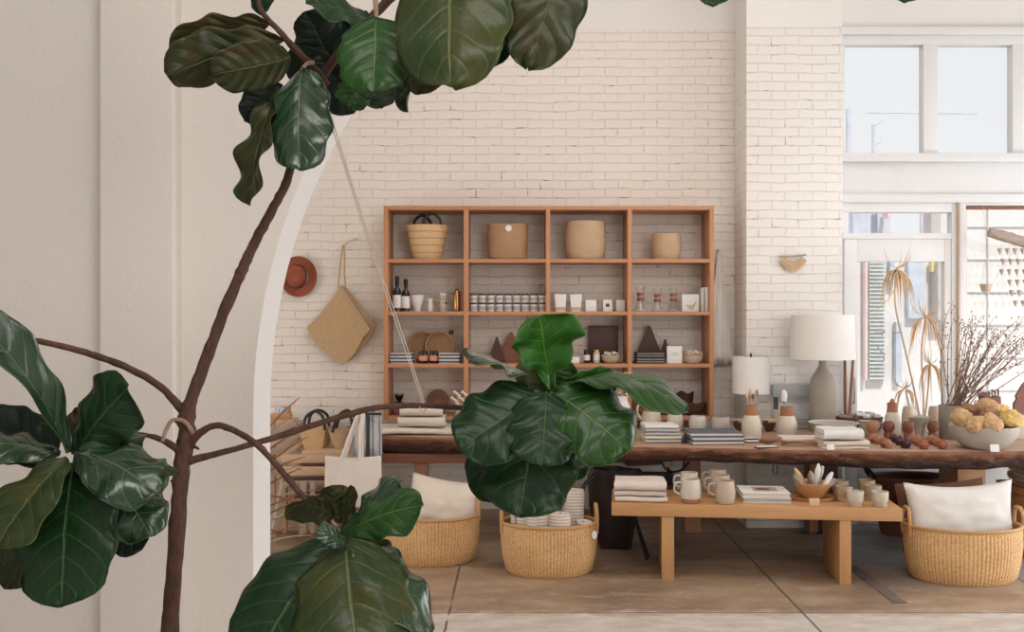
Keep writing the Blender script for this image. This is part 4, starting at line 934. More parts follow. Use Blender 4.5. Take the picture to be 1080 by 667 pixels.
# second lamp further back
loc, s = TT(792, 452.2); t = thing('table_lamp', 'white drum shade lamp dimly seen against brick behind the brush vase', 'lamp', loc)
G().lathe([(0, 0), (.07, 0), (.075, .01), (.02, .03), (.012, .1), (.012, 60 * s), (0, 60 * s)], 28).ob('base', 'pale', t)
G().lathe([(19.5 * s, 37 * s), (19 * s, 76 * s), (18.7 * s, 76 * s), (19.2 * s, 37 * s), (19.5 * s, 37 * s)], 48).ob('shade', 'shade', t)
G().lathe([(0, 74 * s), (1.2 * s, 76 * s), (1 * s, 79 * s), (0, 80 * s)], 12).ob('finial', 'black', t)
# metal rack behind
t = thing('metal_rack', 'pale grey metal rack with thin dark legs behind the big lamp', 'rack', at(846, 452, 7.42)); t.location.z = TH; s = 7.42 / F
G().box((0, 0, 40 * s), (63 * s, .05, 13 * s), .004).ob('shelf', 'steel', t)
for dx in (-29, -26.5, 29): G().box((dx * s, 0, 17 * s), (.008, .03, 34 * s)).ob('leg', 'black', t)
for z in (3, 10): G().box((0, 0, z * s), (60 * s, .03, .012)).ob('rail', 'steel', t)
for k, (dx, lean) in enumerate(((893, -3), (898, 3))):
    a = at(dx - 2 - lean * .3, 452, 7.38); b = at(dx + lean * .6, 378, 7.44)
    tag(G().tube([(a.x, a.y, TH), b], [.014, .011], 8, 1).ob('wooden_pole', 'midwood' if k == 0 else 'legwood'), ('left' if k == 0 else 'right') + ' one of the two thin wooden poles leaning beside the big lamp', 'pole')
tag(G().tube([(0, 0, 0), (-.01, .0, .06), (.01, 0, .12)], [.02, .014, .02], 8, 3).ob('wooden_spoon', 'palewood', loc=TT(887, 454)[0]), 'short tan wooden spoon standing just right of the lamp body', 'spoon')
# bowls by the lamp
def bowl(px, py, r, h, lab, mat, sy=1, foot=.45, rim=None):
    o, s = lat('bowl', lab, 'bowl', px, py, [(r * foot, 0), (r * (foot + .08), h * .06), (r * .82, h * .55), (r, h)], mat, 'bowl', .005, sy=sy)
    if rim: G().lathe([(r * s, h * s - .002), (r * s + .003, h * s + .003), (r * s - .004, h * s + .004), (r * s - .005, h * s)], 36, 1, sy).ob('rim', rim, o)
    return o, s
bowl(879, 462, 25, 16, 'wide low grey stoneware bowl with pale rim beneath the lamp', 'graystone', foot=.75, rim='whitec')
bowl(916.5, 460.5, 12.2, 16, 'white conical bowl between the grey bowl and brown pots', 'pale', foot=.3, rim='darktop')
# wicker tray with bundles
o, s = lat('wicker_tray', 'round brown wicker tray heaped with pale bundles behind the conical bowl', 'tray', 906, 454, [(20, 0), (23, 1.5), (25, 14)], 'weavedark', 'tray', .008, sy=.62)
random.seed(11)
for k in range(14):
    a = k * 2.4; rr = 17 * s * math.sqrt((k + .5) / 14)
    M = Matrix.Translation((rr * math.cos(a), rr * math.sin(a) * .55, 13 * s + .012 * (k % 3))) @ Euler((R(80 + 10 * (k % 3)), R(10 * k), R(50 * k))).to_matrix().to_4x4()
    q = G().lathe([(0, -.045), (.016, -.04), (.02, 0), (.015, .04), (0, .045)], 10, M=M)
    w_ = Vector((o.location.x, o.location.y, o.location.z)); tag(q.jitter(.004, 50, k).ob('wrapped_bundle', ('sage', 'pale', 'linenw', 'spongeb')[k % 4], loc=w_), 'short wrapped bundle heaped on the brown wicker tray', 'bundle', 'wrapped bundles on the wicker tray')
# right group
o, s = vase2(941, 458, 33, 'cream bottle vase with terracotta neck behind the reddish pots, rightmost of three', 8.2)
G().lathe([(0, 33 * s), (3 * s, 33 * s), (2 * s, 36 * s), (0, 38 * s)], 16).ob('stopper', 'terra', o)
lat('vase', 'tan stoneware jar left of the glass vase', 'vase', 957.5, 457, [(5.5, 0), (6.5, 3), (6.3, 18), (5, 26), (4.2, 28)], 'beige')
lat('vase', 'tan tall jar between the glass vase and the grey planter', 'vase', 985.5, 457, [(5.5, 0), (6.2, 3), (6.2, 22), (5, 28)], 'beige')
lat('mushroom_jar', 'squat beige lidded jar behind the footed cup', 'jar', 970, 455, [(7, 0), (8, 4), (7.5, 12), (5, 16), (.5, 18)], 'beige', solid=True)
lat('footed_cup', 'footed grey cup with flared dark rim among reddish pots', 'cup', 969.5, 463, [(4, 0), (4.5, 10), (7, 16), (11, 22), (11.8, 23)], 'graystone')
# reddish little pots
random.seed(5)
for px, py, r, h, l in ((920, 465, 6.2, 20, 'leftmost'), (937, 464, 6.2, 19, 'second from left'), (958, 465, 6, 20, 'third from left'), (984, 464, 6, 19, 'rightmost')):
    lat('clay_pot', 'small reddish brown egg shaped clay pot, %s of the four' % l, 'pot', px, py, [(r * .65, 0), (r * .8, h * .3), (r * .62, h * .42), (r, h * .62), (r, h * .85), (r * .75, h)], 'terrad' if px > 930 else 'terra', t=.004)
for k, (px, py, r, mt) in enumerate(((921, 467, 5, 'terra'), (926, 468.5, 5, 'terra'), (933, 472, 5.5, 'fig'), (937, 473, 5, 'terra'), (943, 467, 5, 'figd'), (949, 470, 5.5, 'figd'), (955, 473, 6, 'figd'), (963, 468, 5.5, 'terra'), (969, 470.5, 6, 'terra'), (974, 474, 6, 'fig'), (983, 469, 5.5, 'terra'), (989, 471, 5, 'terra'), (994, 474, 5.5, 'fig'))):
    loc, s = TT(px, py); q = G().lathe([(0, 0), (r * .7 * s, .12 * r * s), (r * s, .8 * r * s), (r * .85 * s, 1.35 * r * s), (r * .3 * s, 1.75 * r * s), (0, 2 * r * s)], 18).jitter(.004, 30, k)
    tag(q.ob('fruit', mt, loc=loc), 'little round ' + {'terra': 'tan red', 'fig': 'red streaked', 'figd': 'very dark glossy'}[mt] + ' fruit along the table edge, ' + ('first', 'second', 'third', 'fourth', 'fifth', 'sixth', 'seventh', 'eighth', 'ninth', 'tenth', 'eleventh', 'twelfth', 'thirteenth')[k] + ' from the left', 'fruit', 'small round fruits along the table edge')
# glass vase with dried plants
loc, s = TT(970, 456.5); t = thing('glass_vase', 'slim clear glass vase holding tall dried grassy plants before the door', 'vase', (loc[0] + .0, loc[1] + .17, TH))
G().lathe([(0, .001), (5.5 * s, .001), (6 * s, .01), (5.5 * s, 20 * s), (5.8 * s, 36 * s)], 28).ob('glass', 'glass', t)
def dplant(stem, head, hr, n, seed, par, down=True):
    rr = random.Random(seed)
    Y = par.location.y; s = Y / F
    def L(p, dy=0): return Vector(((p[0] - CX) * s - par.location.x, dy, EYE - (p[1] - CY) * s - par.location.z))
    G().tube([L(p) for p in stem], [.009] + [.007] * (len(stem) - 2) + [.005], 8, 4).ob('stalk', 'drypale', par)
    c = L(head)
    for k in range(n):
        az = rr.uniform(0, 6.28); up = rr.random() < .38; ln = hr * s * rr.uniform(.7, 1.5)
        if up: e = Vector((math.cos(az) * ln * .45, math.sin(az) * ln * .4, ln * rr.uniform(.3, .75)))
        else: e = Vector((math.cos(az) * ln * .55, math.sin(az) * ln * .4, -ln * rr.uniform(.7, 1.5)))
        m = Vector((e.x * .65, e.y * .6, e.z * .35 + (.02 if not up else 0)))
        q = G().tube([c, c + m, c + e], [.002, .0055 if not up else .003, .0006], 4, 3); q.ob('blade', 'dry' if not up else ('drypale' if k % 2 else 'sponge'), par)
dplant([(973, 455), (966, 420), (955, 370), (944, 320), (946, 282)], (946, 284), 28, 44, 1, t)
G().tube([Vector(((a - CX) * t.location.y / F - t.location.x, 0, EYE - (b - CY) * t.location.y / F - TH)) for a, b in ((947, 300), (935, 318), (922, 328), (908, 331))], [.003, .003, .0025, .001], 5, 3).ob('blade', 'dry', t)
dplant([(974, 455), (974, 420), (972, 370), (976, 335)], (976, 334), 26, 34, 2, t); dplant([(974, 452), (978, 420), (981, 385)], (981, 384), 22, 24, 3, t)
dplant([(970, 452), (962, 440), (955, 412)], (954, 410), 20, 18, 4, t)
# grey planter with twigs
o, s = lat('planter', 'square shouldered grey stoneware planter filled with speckled dark twigs', 'planter', 1006, 463, [(14.3, 0), (15, 1), (15.3, 35)], 'lampbody', t=.01)
rr = random.Random(4); allbuds = 0
for k in range(34):
    spread = (k / 33) ** .8; ang = R(-6 + 62 * spread + rr.uniform(-5, 5)); ln = rr.uniform(.8, 1.08) * (112 if k < 22 else 128) * s; dy = rr.uniform(-.3, .3)
    b0 = Vector((rr.uniform(-9, 9) * s, rr.uniform(-.05, .05), 28 * s)); dirv = Vector((math.sin(ang), dy * .6, math.cos(ang)))
    bend = Vector((rr.uniform(-.04, .04), 0, rr.uniform(-.01, .05)))
    P = [b0, b0 + dirv * ln * .35 + bend, b0 + dirv * ln * .7 + bend * 1.2, b0 + dirv * ln]
    tw = G().tube(P, [.0042, .0034, .0024, .001], 5, 3).ob('twig', 'twig', o)
    q = G()
    for j in range(20):
        f = .22 + .78 * rr.random(); i3 = min(int(f * 3), 2); ff = f * 3 - i3; p = P[i3].lerp(P[i3 + 1], ff) + Vector((rr.uniform(-1, 1), rr.uniform(-1, 1), rr.uniform(-1, 1))) * .028 * f
        q.lathe([(0, -.006), (.0055, 0), (.004, .006), (0, .009)], 5, M=Matrix.Translation(p))
    q.ob('buds', 'bud', tw)['kind'] = 'stuff'
# sponge bowl
o, s = lat('bowl', 'large shallow grey bowl heaped with natural sea sponges', 'bowl', 1037.5, 473, [(16, 0), (20, 1), (28, 8), (33, 16), (34.5, 24)], 'graystone', 'bowl', .008)
t = o
bl = o.location
for k, (px, py, r, dy, mt, l) in enumerate(((1015, 441, 11, -.05, 'sponge', 'leftmost pale sponge'), (1030, 448, 10.5, -.13, 'sponge', 'front sponge left of the centre'), (1022, 434, 9, .06, 'spongeb', 'dark brown sponge at the upper left'), (1046, 447, 11, -.15, 'sponge', 'front centre sponge'), (1043, 440, 11, .0, 'spongeb', 'middle brown sponge behind the front one'), (1041, 431, 10.5, .06, 'sponge', 'topmost sponge'), (1054, 434, 9.5, .08, 'spongey', 'upper right sponge'), (1064, 443, 12, -.04, 'spongey', 'yellow rightmost sponge'), (1038, 450, 14, .02, 'sponge', 'buried sponge at the bottom'))):
    Y = bl.y + dy; c = at(px, py, Y); g = G(); bmesh.ops.create_icosphere(g.bm, subdivisions=4, radius=r * Y / F)
    g.bm.transform(Matrix.Diagonal((1.05, 1, .92, 1))); g.jitter(.022, 14, k).jitter(.009, 55, k)
    tag(g.ob('sea_sponge', mt, loc=c), l + ' in the shallow grey bowl', 'sponge')
# things at the far right
def upright(name, lab, cat, px0, px1, pyt, pyb, mat, dep=.12, Y=None, rz=0):
    loc, s = TT((px0 + px1) / 2, pyb); o = thing(name, lab, cat, loc, rz); G().box((0, 0, (pyb - pyt) * s / 2), ((px1 - px0) * s, dep, (pyb - pyt) * s), .005).ob('box', mat, o); return o, s
upright('storage_box', 'plain pale box at the right edge behind the sponge bowl', 'box', 1056, 1082, 438, 462, 'pale', .16)
loc, s = TT(1046, 454); t = thing('knife_block', 'dark reddish wooden block with upright sticks behind the sponges', 'holder', loc)
G().prism([(-10 * s, 30 * s), (-12 * s, 37 * s), (-7 * s, 40 * s), (-4 * s, 34 * s), (6 * s, 36 * s), (9 * s, 0), (-6 * s, 0)], -.05, .05).ob('block', 'terrad', t)
for k in range(4): G().tube([((-2 + 3 * k) * s, 0, 25 * s), ((-3 + 3.2 * k) * s, 0, (41 + 2 * (k % 2)) * s)], .006, 6, 1).ob('stick', 'darkwood', t)
loc, s = TT(1033, 453); t = thing('wire_stand', 'small black wire comb shaped stand left of the dark wooden block', 'stand', loc)
q = G()
for k in range(4): q.tube([((-5 + 3.4 * k) * s, 0, 0), ((-5 + 3.4 * k) * s, 0, 30 * s)], .0035, 6, 1)
q.tube([(-5 * s, 0, 30 * s), (5.2 * s, 0, 30 * s)], .0035, 6, 1).ob('wires', 'black', t)
loc, s = TT(1080, 454); t = thing('paddle_board', 'rust brown wooden paddle board with shoulders standing at right edge', 'board', loc)
G().prism([(-11 * s, 0), (-11 * s, 28 * s), (-8 * s, 33 * s), (-9 * s, 36 * s), (-2 * s, 48 * s), (3 * s, 53 * s), (9 * s, 50 * s), (12 * s, 34 * s), (12 * s, 0)], -.015, .015).ob('board', 'terrad', t)

# ---------------------------------------------------------------- low bench
BH = .46
bA = Vector((.577, 6.06, 0)); bB = Vector((2.28, 5.88, 0)); bd = (bB - bA); BL = bd.length; brz = math.atan2(bd.y, bd.x)
bench = thing('bench', 'low honey oak bench with slab legs in front of the long table', 'bench', bA, brz)
G().box((BL / 2, .26, BH - .038), (BL, .52, .076), .004).ob('top', 'bench', bench)
def bleg(pxf, w_):
    # leg front face left edge at px
    for it in range(1): pass
    k = (pxf - CX) / F; # solve bA + t*dir, x = k*y
    d = bd.normalized(); t_ = (k * bA.y - bA.x) / (d.x - k * d.y)
    G().box((t_ + w_ / 2, .262, (BH - .077) / 2), (w_, .5, BH - .077), .003).ob('leg', 'benchz', bench)
bleg(698, .075); bleg(886, .068)
def BT(px, py):
    Y = (EYE - BH) * F / (py - CY); return ((px - CX) * Y / F, Y, BH), Y / F
loc, s = BT(679, 531)
cloth('folded_cloth', 'lower pinkish white cloth folded on the left end of the bench', 'cloth', (loc[0], loc[1] + .15, BH + .001), .32, .26, .032, 2, 'linenp', brz, 30, .006)
cloth('folded_cloth', 'upper thick pinkish white cloth folded on the bench left end', 'cloth', (loc[0] - .005, loc[1] + .15, BH + .038), .31, .26, .09, 3, 'linenp', brz, 31, .01)
def mug(px, py, r, h, lab, mat, hs=-1):
    loc, s = BT(px, py); o = thing('mug', lab, 'mug', loc)
    G().lathe([(r * .8 * s, 0), (r * .9 * s, .004), (r * 1.0 * s, h * .2 * s)][:3] + [(r * .97 * s, h * .21 * s), (0, h * .21 * s)], 32).ob('foot', 'terra' if mat == 'cream' else 'beige', o)
    G().lathe([(r * 1.0 * s, h * .2 * s), (r * 1.08 * s, h * .5 * s), (r * .95 * s, h * .85 * s), (r * .92 * s, h * s), (r * .84 * s, h * s), (r * .9 * s, h * .5 * s), (0, h * .24 * s)], 32).ob('body', mat, o)
    G().tube([(hs * r * .95 * s, 0, h * .85 * s), (hs * r * 1.55 * s, 0, h * .82 * s), (hs * r * 1.65 * s, 0, h * .5 * s), (hs * r * 1.05 * s, 0, h * .35 * s)], .007, 8, 4).ob('handle', mat, o)
mug(728.5, 530.5, 10.3, 25, 'front cream mug with brown foot, left pair on the bench', 'cream'); mug(727, 522.5, 9.6, 24, 'hind cream mug in the left pair on the bench', 'cream')
mug(764.5, 531, 10.3, 24, 'front tan mug of the right group of three', 'beige'); mug(760, 525, 10, 24, 'middle tan mug of the right group of three', 'beige'); mug(757, 519, 9.6, 24, 'hindmost tan mug of the right group of three', 'beige')
loc, s = BT(812, 531.5)
for k in range(2):
    t = thing('book', ('lower' if k == 0 else 'upper') + ' white book lying on the bench beside the mugs', 'book', (loc[0] - .006 * k, loc[1] + .15, BH + .001 + k * .031), brz + .02)
    G().box((0, 0, .002), (.29, .27, .004)).box((0, 0, .027), (.29, .27, .004)).box((0, .133, .0145), (.29, .004, .027)).ob('cover', 'white', t)
    G().box((0, -.002, .0145), (.28, .258, .021)).ob('pages', 'grayc' if k == 0 else 'paper', t)
    if k: G().box((0.01, 0.0, .0295), (.15, .14, .001)).ob('cover_picture', 'beige', t); G().lathe([(0, .0305), (.05, .0305), (.045, .0315), (0, .032)], 10, 1, .8).jitter(.006, 40).ob('cover_motif', 'midwood', t)
loc, s = BT(857, 527); t = thing('wooden_tray', 'round wooden tray beneath the bowl of bundles on the bench', 'tray', loc)
G().lathe(shell([(22 * s, 0), (25 * s, 3.5 * s)], .005), 36, 1, .8).ob('tray', 'bench', t)
o = thing('bowl', 'shallow wooden bowl filled with smudge bundles on the bench tray', 'bowl', (loc[0], loc[1], BH + .008)); G().lathe(shell([(9 * s, 0), (14 * s, 5 * s), (20 * s, 17 * s)], .006), 36).ob('bowl', 'bench', o)
random.seed(8)
for k, (dx, an, ln, mt) in enumerate(((-14, -38, 20, 'sage'), (-10, -30, 24, 'dry'), (-5, -35, 23, 'sage'), (0, -10, 20, 'sage'), (4, 8, 26, 'linenw'), (8, 16, 24, 'pale'), (12, 34, 22, 'linenw'), (10, 60, 12, 'purple'), (-3, 5, 18, 'dry'), (15, 48, 18, 'sage'))):
    M = Matrix.Translation((dx * .6 * s, (-.05, .0, .05)[k % 3], 9 * s)) @ Euler((R((k % 3 - 1) * 14), R(an), 0)).to_matrix().to_4x4()
    q = G().lathe([(0, 0), (.010, .002), (.016, ln * s * .4), (.018, ln * s * .8), (.008, ln * s * 1.05), (0, ln * s * 1.08)], 12, M=M).jitter(.007, 55, k)
    tag(q.ob('smudge_bundle', mt, loc=(loc[0], loc[1], BH + .008)), {'sage': 'greyish wrapped herb bundle', 'dry': 'tan wrapped herb bundle', 'linenw': 'white wrapped herb bundle', 'pale': 'pale wrapped herb bundle', 'purple': 'purple flower bundle'}[mt] + ' sticking out of the wooden bowl on the bench', 'herb bundle', None if mt in ('pale', 'purple') else 'herb bundles in the bench bowl, ' + mt)
Y = 1.14 * F / (534 - CY); card(859, 534, BH, w=11, h=8, lab='blank tan card on the bench before the bowl of bundles', mat='palewood')
for px, py, l in ((902, 534, 'front left'), (928, 534.5, 'front right'), (890, 529, 'middle left'), (921, 528, 'middle right'), (886, 523, 'rear left'), (914, 522.5, 'rear right')):
    loc, s = BT(px, py); o = thing('cup', 'small two tone stoneware cup, %s of the six at the bench right end' % l, 'cup', loc)
    G().lathe([(0, 0), (6.6 * s, 0), (7 * s, .003), (7.2 * s, 5 * s), (0, 5 * s)], 28).ob('foot', 'beige', o)
    G().lathe([(7.2 * s, 5 * s), (8.6 * s, 7 * s), (8.7 * s, 16 * s), (7.9 * s, 16 * s), (7.6 * s, 7 * s), (0, 6 * s)], 28).ob('body', 'cream' if 'front' in l else 'sand', o)

# ---------------------------------------------------------------- floor baskets
def fbasket(lab, px0, px1, py_bot, hgt, depth_ratio, handles=True, mat='weave1', rim_out=1.0, waist=.9, rz=0, Yf=None):
    Yf = Yf or EYE * F / (py_bot - CY)
    # centre depth from the front depth and the oval half depth
    hw = (px1 - px0) / 2 * Yf / F; Yc = Yf + hw * depth_ratio * .9; hw = (px1 - px0) / 2 * Yc / F * .985
    x = ((px0 + px1) / 2 - CX) * Yc / F
    t = thing('woven_basket', lab, 'basket', (x, Yc, 0), rz)
    pf = [(waist * hw * .93, 0), (waist * hw, .02), (waist * hw + (1 - waist) * hw * .55, hgt * .3), (hw * .995, hgt * .65), (hw * .98, hgt)]
    g = G().lathe(shell(pf, .012), 72, 1, depth_ratio); g.ob('body', mat, t)
    G().lathe([(hw * .98 + .012 * math.cos(a * PI / 4) - .004, hgt + .012 * math.sin(a * PI / 4)) for a in range(9)], 72, 1, depth_ratio).ob('rim', 'rim', t)
    if handles:
        for sgn in (-1, 1):
            bx = sgn * hw * .965
            G().tube([(bx, -.055, hgt - .06), (bx + sgn * .004, -.058, hgt + .03), (bx, -.035, hgt + .095), (bx, 0, hgt + .105), (bx, .035, hgt + .095), (bx + sgn * .004, .058, hgt + .03), (bx, .055, hgt - .06)], .012, 8, 4).ob('handle', 'rim', t)
    return t, hw
b1, h1 = fbasket('left oval tan woven basket with a beige cushion inside, under table end', 402, 507, 599.5, .30, .8, True)
b2, h2 = fbasket('middle oval tan woven basket holding upright rolled striped throws', 527, 631, 611.5, .31, .78, True)
b3, h3 = fbasket('right oval tan woven basket with a white pillow, beyond the bench', 953, 1077, 620, .325, .72, True)
G().lathe([(0, 0), (.017, 0), (.017, .003), (0, .003)], 20, 1, 1.5, Matrix.Translation((h2 * .9, -h2 * .46, .255)) @ Mh).ob('tag', 'white', b2)
def pillow(name, lab, loc, w_, h_, th, mat, rot=(0, 0, 0), seed=0, pinch=.12, wr=.012):
    g = G(); n = 26; gr = {}
    for side in (1, -1):
        for i in range(n + 1):
            for j in range(n + 1):
                u = -1 + 2 * i / n; v = -1 + 2 * j / n; edge = i in (0, n) or j in (0, n)
                if edge and side == -1: gr[(side, i, j)] = gr[(1, i, j)]; continue
                t_ = (max(0, 1 - u * u) * max(0, 1 - v * v)) ** .42
                x = u * w_ / 2 * (1 - pinch * (1 - u * u) * 0 - pinch * .5 * (1 - v * v) ** 1 * abs(u)); z = v * h_ / 2 * (1 - pinch * (1 - u * u) * abs(v))
                wrk = wr * mnoise.noise(Vector((u * 2.2 + seed, v * 3.5, side))) * t_ + wr * .5 * mnoise.noise(Vector((u * 6 + seed, v * 5, side))) * t_
                gr[(side, i, j)] = g.bm.verts.new((x, side * (t_ * th / 2) + wrk, z + h_ / 2))
    for side in (1, -1):
        for i in range(n):
            for j in range(n):
                q = [gr[(side, i, j)], gr[(side, i + 1, j)], gr[(side, i + 1, j + 1)], gr[(side, i, j + 1)]]
                g.bm.faces.new(q)
    o = g.ob(name, mat, loc=loc, ang=75); o.rotation_euler = [R(a) for a in rot]; return tag(o, lab, 'pillow')
s = b3.location.y / F
pillow('pillow', 'white linen pillow standing in the right woven basket', (b3.location.x + .004, b3.location.y - .02, .10), 116 * s, .49, .19, 'linenw', (-8, -1.5, 0), 2, .16)
tag(pillow('pillow', '', (b3.location.x - .035, b3.location.y + .13, .14), 97 * s, .43, .06, 'brownlin', (-9, -4, 0), 7, .1), 'brown backed pillow edge just behind the white linen pillow', 'pillow')
s = b1.location.y / F
pillow('pillow', 'beige cushion bulging from the left woven basket', (b1.location.x + .05, b1.location.y + .0, .10), .50, .44, .28, 'linen', (-16, 9, 0), 4, .10, .014)
def roll(x, y, z, r, h, lab, rot=(0, 0, 0), k=0):
    path = []; n = 46
    for i in range(n + 1):
        f = i / n; a = f * 2 * PI * 2.6; rr = .012 + (r - .014) * f; path.append((rr * math.cos(a), rr * math.sin(a)))
    g = G(); th = (r - .014) / 2.6 * .8; L = len(path); zs = [0, h * .04, h * .5, h * .96, h]
    grid = []
    for zi, zz in enumerate(zs):
        sc_ = (.94, 1, 1, 1, .93)[zi]; row = []
        for i, (px, py) in enumerate(path):
            d = Vector((px, py)).normalized(); row.append((g.bm.verts.new(((px + d.x * th / 2) * sc_, (py + d.y * th / 2) * sc_, zz)), g.bm.verts.new(((px - d.x * th / 2) * sc_, (py - d.y * th / 2) * sc_, zz))))
        grid.append(row)
    for a, b in zip(grid, grid[1:]):
        for i in range(L - 1):
            g.bm.faces.new((a[i][0], a[i + 1][0], b[i + 1][0], b[i][0])); g.bm.faces.new((a[i + 1][1], a[i][1], b[i][1], b[i + 1][1]))
        for i in (0, L - 1): g.bm.faces.new((a[i][0], a[i][1], b[i][1], b[i][0]))
    for row in (grid[0], grid[-1]):
        for i in range(L - 1): g.bm.faces.new((row[i][0], row[i + 1][0], row[i + 1][1], row[i][1]))
    o = g.ob('rolled_throw', 'rollc', loc=(x, y, z), ang=50); o.rotation_euler = (R(rot[0]), R(rot[1]), R(50 * k)); return tag(o, lab, 'throw')
bx, by = b2.location.x, b2.location.y; s = by / F
for k, (dx, dy, r, zt, l, ro) in enumerate(((-41, -.10, 12.5, 533 , 'leftmost rolled throw', (0, 0)), (-15, -.14, 13.5, 534, 'front roll left of the centre', (0, 0)), (14, -.15, 13.5, 543, 'short front roll right of the centre', (30, 0)), (-30, .09, 11, 530, 'rear left roll behind the front pair', (0, 0)), (-3, .10, 11, 528, 'rear centre roll', (0, 0)), (24, .08, 13, 517, 'tallest rear right roll', (0, -4)), (36, -.06, 9.5, 549, 'small rightmost roll leaning', (25, 8)))):
    top = EYE - (zt - CY) * (by + dy) / F; r_ = r * s; zb_ = .03; 
    ea, eb = h2 * .93 - r_ - .02, h2 * .93 * .78 - r_ - .02; X_, Y_ = dx * s, dy; qq = math.hypot(X_ / ea, Y_ / eb)
    if qq > 1: X_ /= qq; Y_ /= qq
    roll(bx + X_, by + Y_, zb_, r_, max(.2, top - zb_), l + ' of striped throws in the middle basket', ro if ro[0] < 10 else (0, ro[1]), k)
# dark basket behind
t = thing('large_basket', 'big dark brown wicker basket with upright handles behind the bench', 'basket', (at(962, 0, 7.3).x, 7.3, 0)); s = 7.3 / F
hw = 43 * s; hh = EYE - (503 - CY) * s
G().lathe(shell([(hw * .72, 0), (hw * .78, .03), (hw * .95, hh * .7), (hw, hh)], .014), 56, 1, .62).ob('body', 'weavedark', t)
G().lathe([(hw + .014 * math.cos(a * PI / 4) - .006, hh + .014 * math.sin(a * PI / 4)) for a in range(9)], 56, 1, .62).ob('rim', 'midwood', t)
for sgn in (-1, 1): G().tube([(sgn * hw * .93, -.06, hh - .01), (sgn * hw * 1.08, -.02, hh + .05), (sgn * hw * 1.12, .03, hh + .055), (sgn * hw * .95, .07, hh - .01)], .014, 8, 4).ob('handle', 'leather', t)
# dark bag / pile under the table
t = thing('leather_bag', 'slouching dark brown leather bag hanging open under the long table', 'bag', (at(648, 0, 6.85).x, 6.84, 0)); s = 6.9 / F
q = G().lathe([(0, 0), (15 * s, 0), (18 * s, .05), (27 * s, .3), (30 * s, .5), (26 * s, .55), (22 * s, .555), (24 * s, .5), (0, .48)], 40, 1, .36); q.jitter(.03, 5, 1).jitter(.012, 18, 2).ob('body', 'leather', t)
G().tube([(-20 * s, -.08, .52), (-34 * s, -.12, .44), (-33 * s, -.14, .25), (-20 * s, -.12, .12)], .014, 8, 4).ob('strap', 'black', t)
loc = at(684, 503, 7.1); t2 = thing('stacked_cloths', 'dark heap with rumpled white linen on top under the table', 'cloth', (loc.x, 7.2, .40))
G().box((0, 0, .04), (54 * s, .3, .1), .03).jitter(.02, 12).ob('dark_cloth', 'leather', t2); G().box((-.02, -.02, .115), (44 * s, .22, .05), .02).jitter(.025, 20).ob('white_cloth', 'linenw', t2)
t3 = thing('low_stand', 'dark low wooden stand carrying the heap under the table', 'stand', (loc.x, 7.2, 0)); G().box((0, .03, .37), (60 * s, .3, .05), .004).ob('top', 'darkwood', t3)
for a, b in ((-27, -.1), (27, -.1), (-27, .15), (27, .15)): G().box((a * s, b, .172), (.03, .03, .345)).ob('leg', 'black', t3)
# hairpin leg stool
a0 = at(666, 545, 6.5); a1 = at(683.5, 582, 6.45); tag(G().tube([(a0.x, 6.6, .36), (a1.x, 6.5, .006)], .009, 8, 1).tube([(a0.x + .01, 6.64, .36), (a1.x + .02, 6.54, .006)], .006, 8, 1).ob('metal_strut', 'black'), 'thin slanting black metal strut on the floor left of bench leg', 'strut')
tag(G().tube([at(p, q, 7.3) - Vector((0, 0, 0)) for p, q in ((838, 556), (848, 559), (856, 561), (864, 563), (872, 565))], .012, 6, 3).ob('floor_cable', 'black'), 'black cable lying on the floor seen below the bench', 'cable')
for o_ in C.objects:
    if o_.name.startswith('floor_cable'):
        for v in o_.data.vertices: v.co.z = .012 + (v.co.z - .0) * 0 + (.01 * mnoise.noise(v.co * 30))
struct(G().box((2.135, 5.95, .002), (.075, .82, .006), .001), 'trim_2', 'slot')
# another wooden thing at right edge under the table
loc = at(1079, 512, 6.6); t = thing('side_shelf', 'corner of low wooden shelf with folded cloth at the right edge', 'shelf', (loc.x + .22, 6.75, 0))
G().box((0, 0, .43), (.44, .45, .05), .003).ob('top', 'bench', t); 
for a in (-.2, .2): G().box((a, 0, .2), (.04, .4, .4), .003).ob('leg', 'benchz', t)
cloth('folded_cloth', 'striped folded cloth on the low shelf at the right edge', 'cloth', (loc.x + .2, 6.7, .456), .36, .3, .12, 4, 'waffle', 0, 50, .006)

# ---------------------------------------------------------------- left corner: wooden stand, baskets, totes
YL = 6.9; sL = YL / F
def LP(px, py, Y=YL): return at(px, py, Y)
t = thing('slatted_stand', 'slatted wooden stepped display stand beside the arch', 'stand', (LP(345, 0).x, YL, 0)); ox_ = t.location.x
def bx2(name, x0, x1, y0, y1, Yn, dep, mat, par=t):
    a = LP(x0, y1, Yn); b = LP(x1, y0, Yn)
    G().box(((a.x + b.x) / 2 - par.location.x, Yn + dep / 2 - par.location.y, (a.z + b.z) / 2 - par.location.z), (b.x - a.x, dep, b.z - a.z), .003).ob(name, mat, par)
bx2('board', 318, 391, 476, 479.5, 7.0, .42, 'palewood'); bx2('rail', 318, 391, 489, 492, 6.98, .03, 'darkwood')
bx2('board', 296, 391, 492.5, 502, 6.97, .04, 'palewood'); bx2('board', 296, 391, 479.8, 488.7, 6.99, .04, 'palewood'); bx2('rail', 300, 391, 504, 507, 6.95, .03, 'darkwood')
bx2('board', 302, 391, 508, 513, 6.92, .3, 'driftwood')
bx2('rail', 310, 391, 519, 521, 6.9, .03, 'darkwood'); bx2('rail', 310, 391, 524, 526, 6.9, .03, 'darkwood')
for a, b in ((316, 323), (327, 332)): bx2('leg', a, b, 508, 563, 6.88, .04, 'driftwood')
for xx in (297, 385): bx2('leg', xx, xx + 5, 480, 564.5, 7.3, .05, 'palewood')
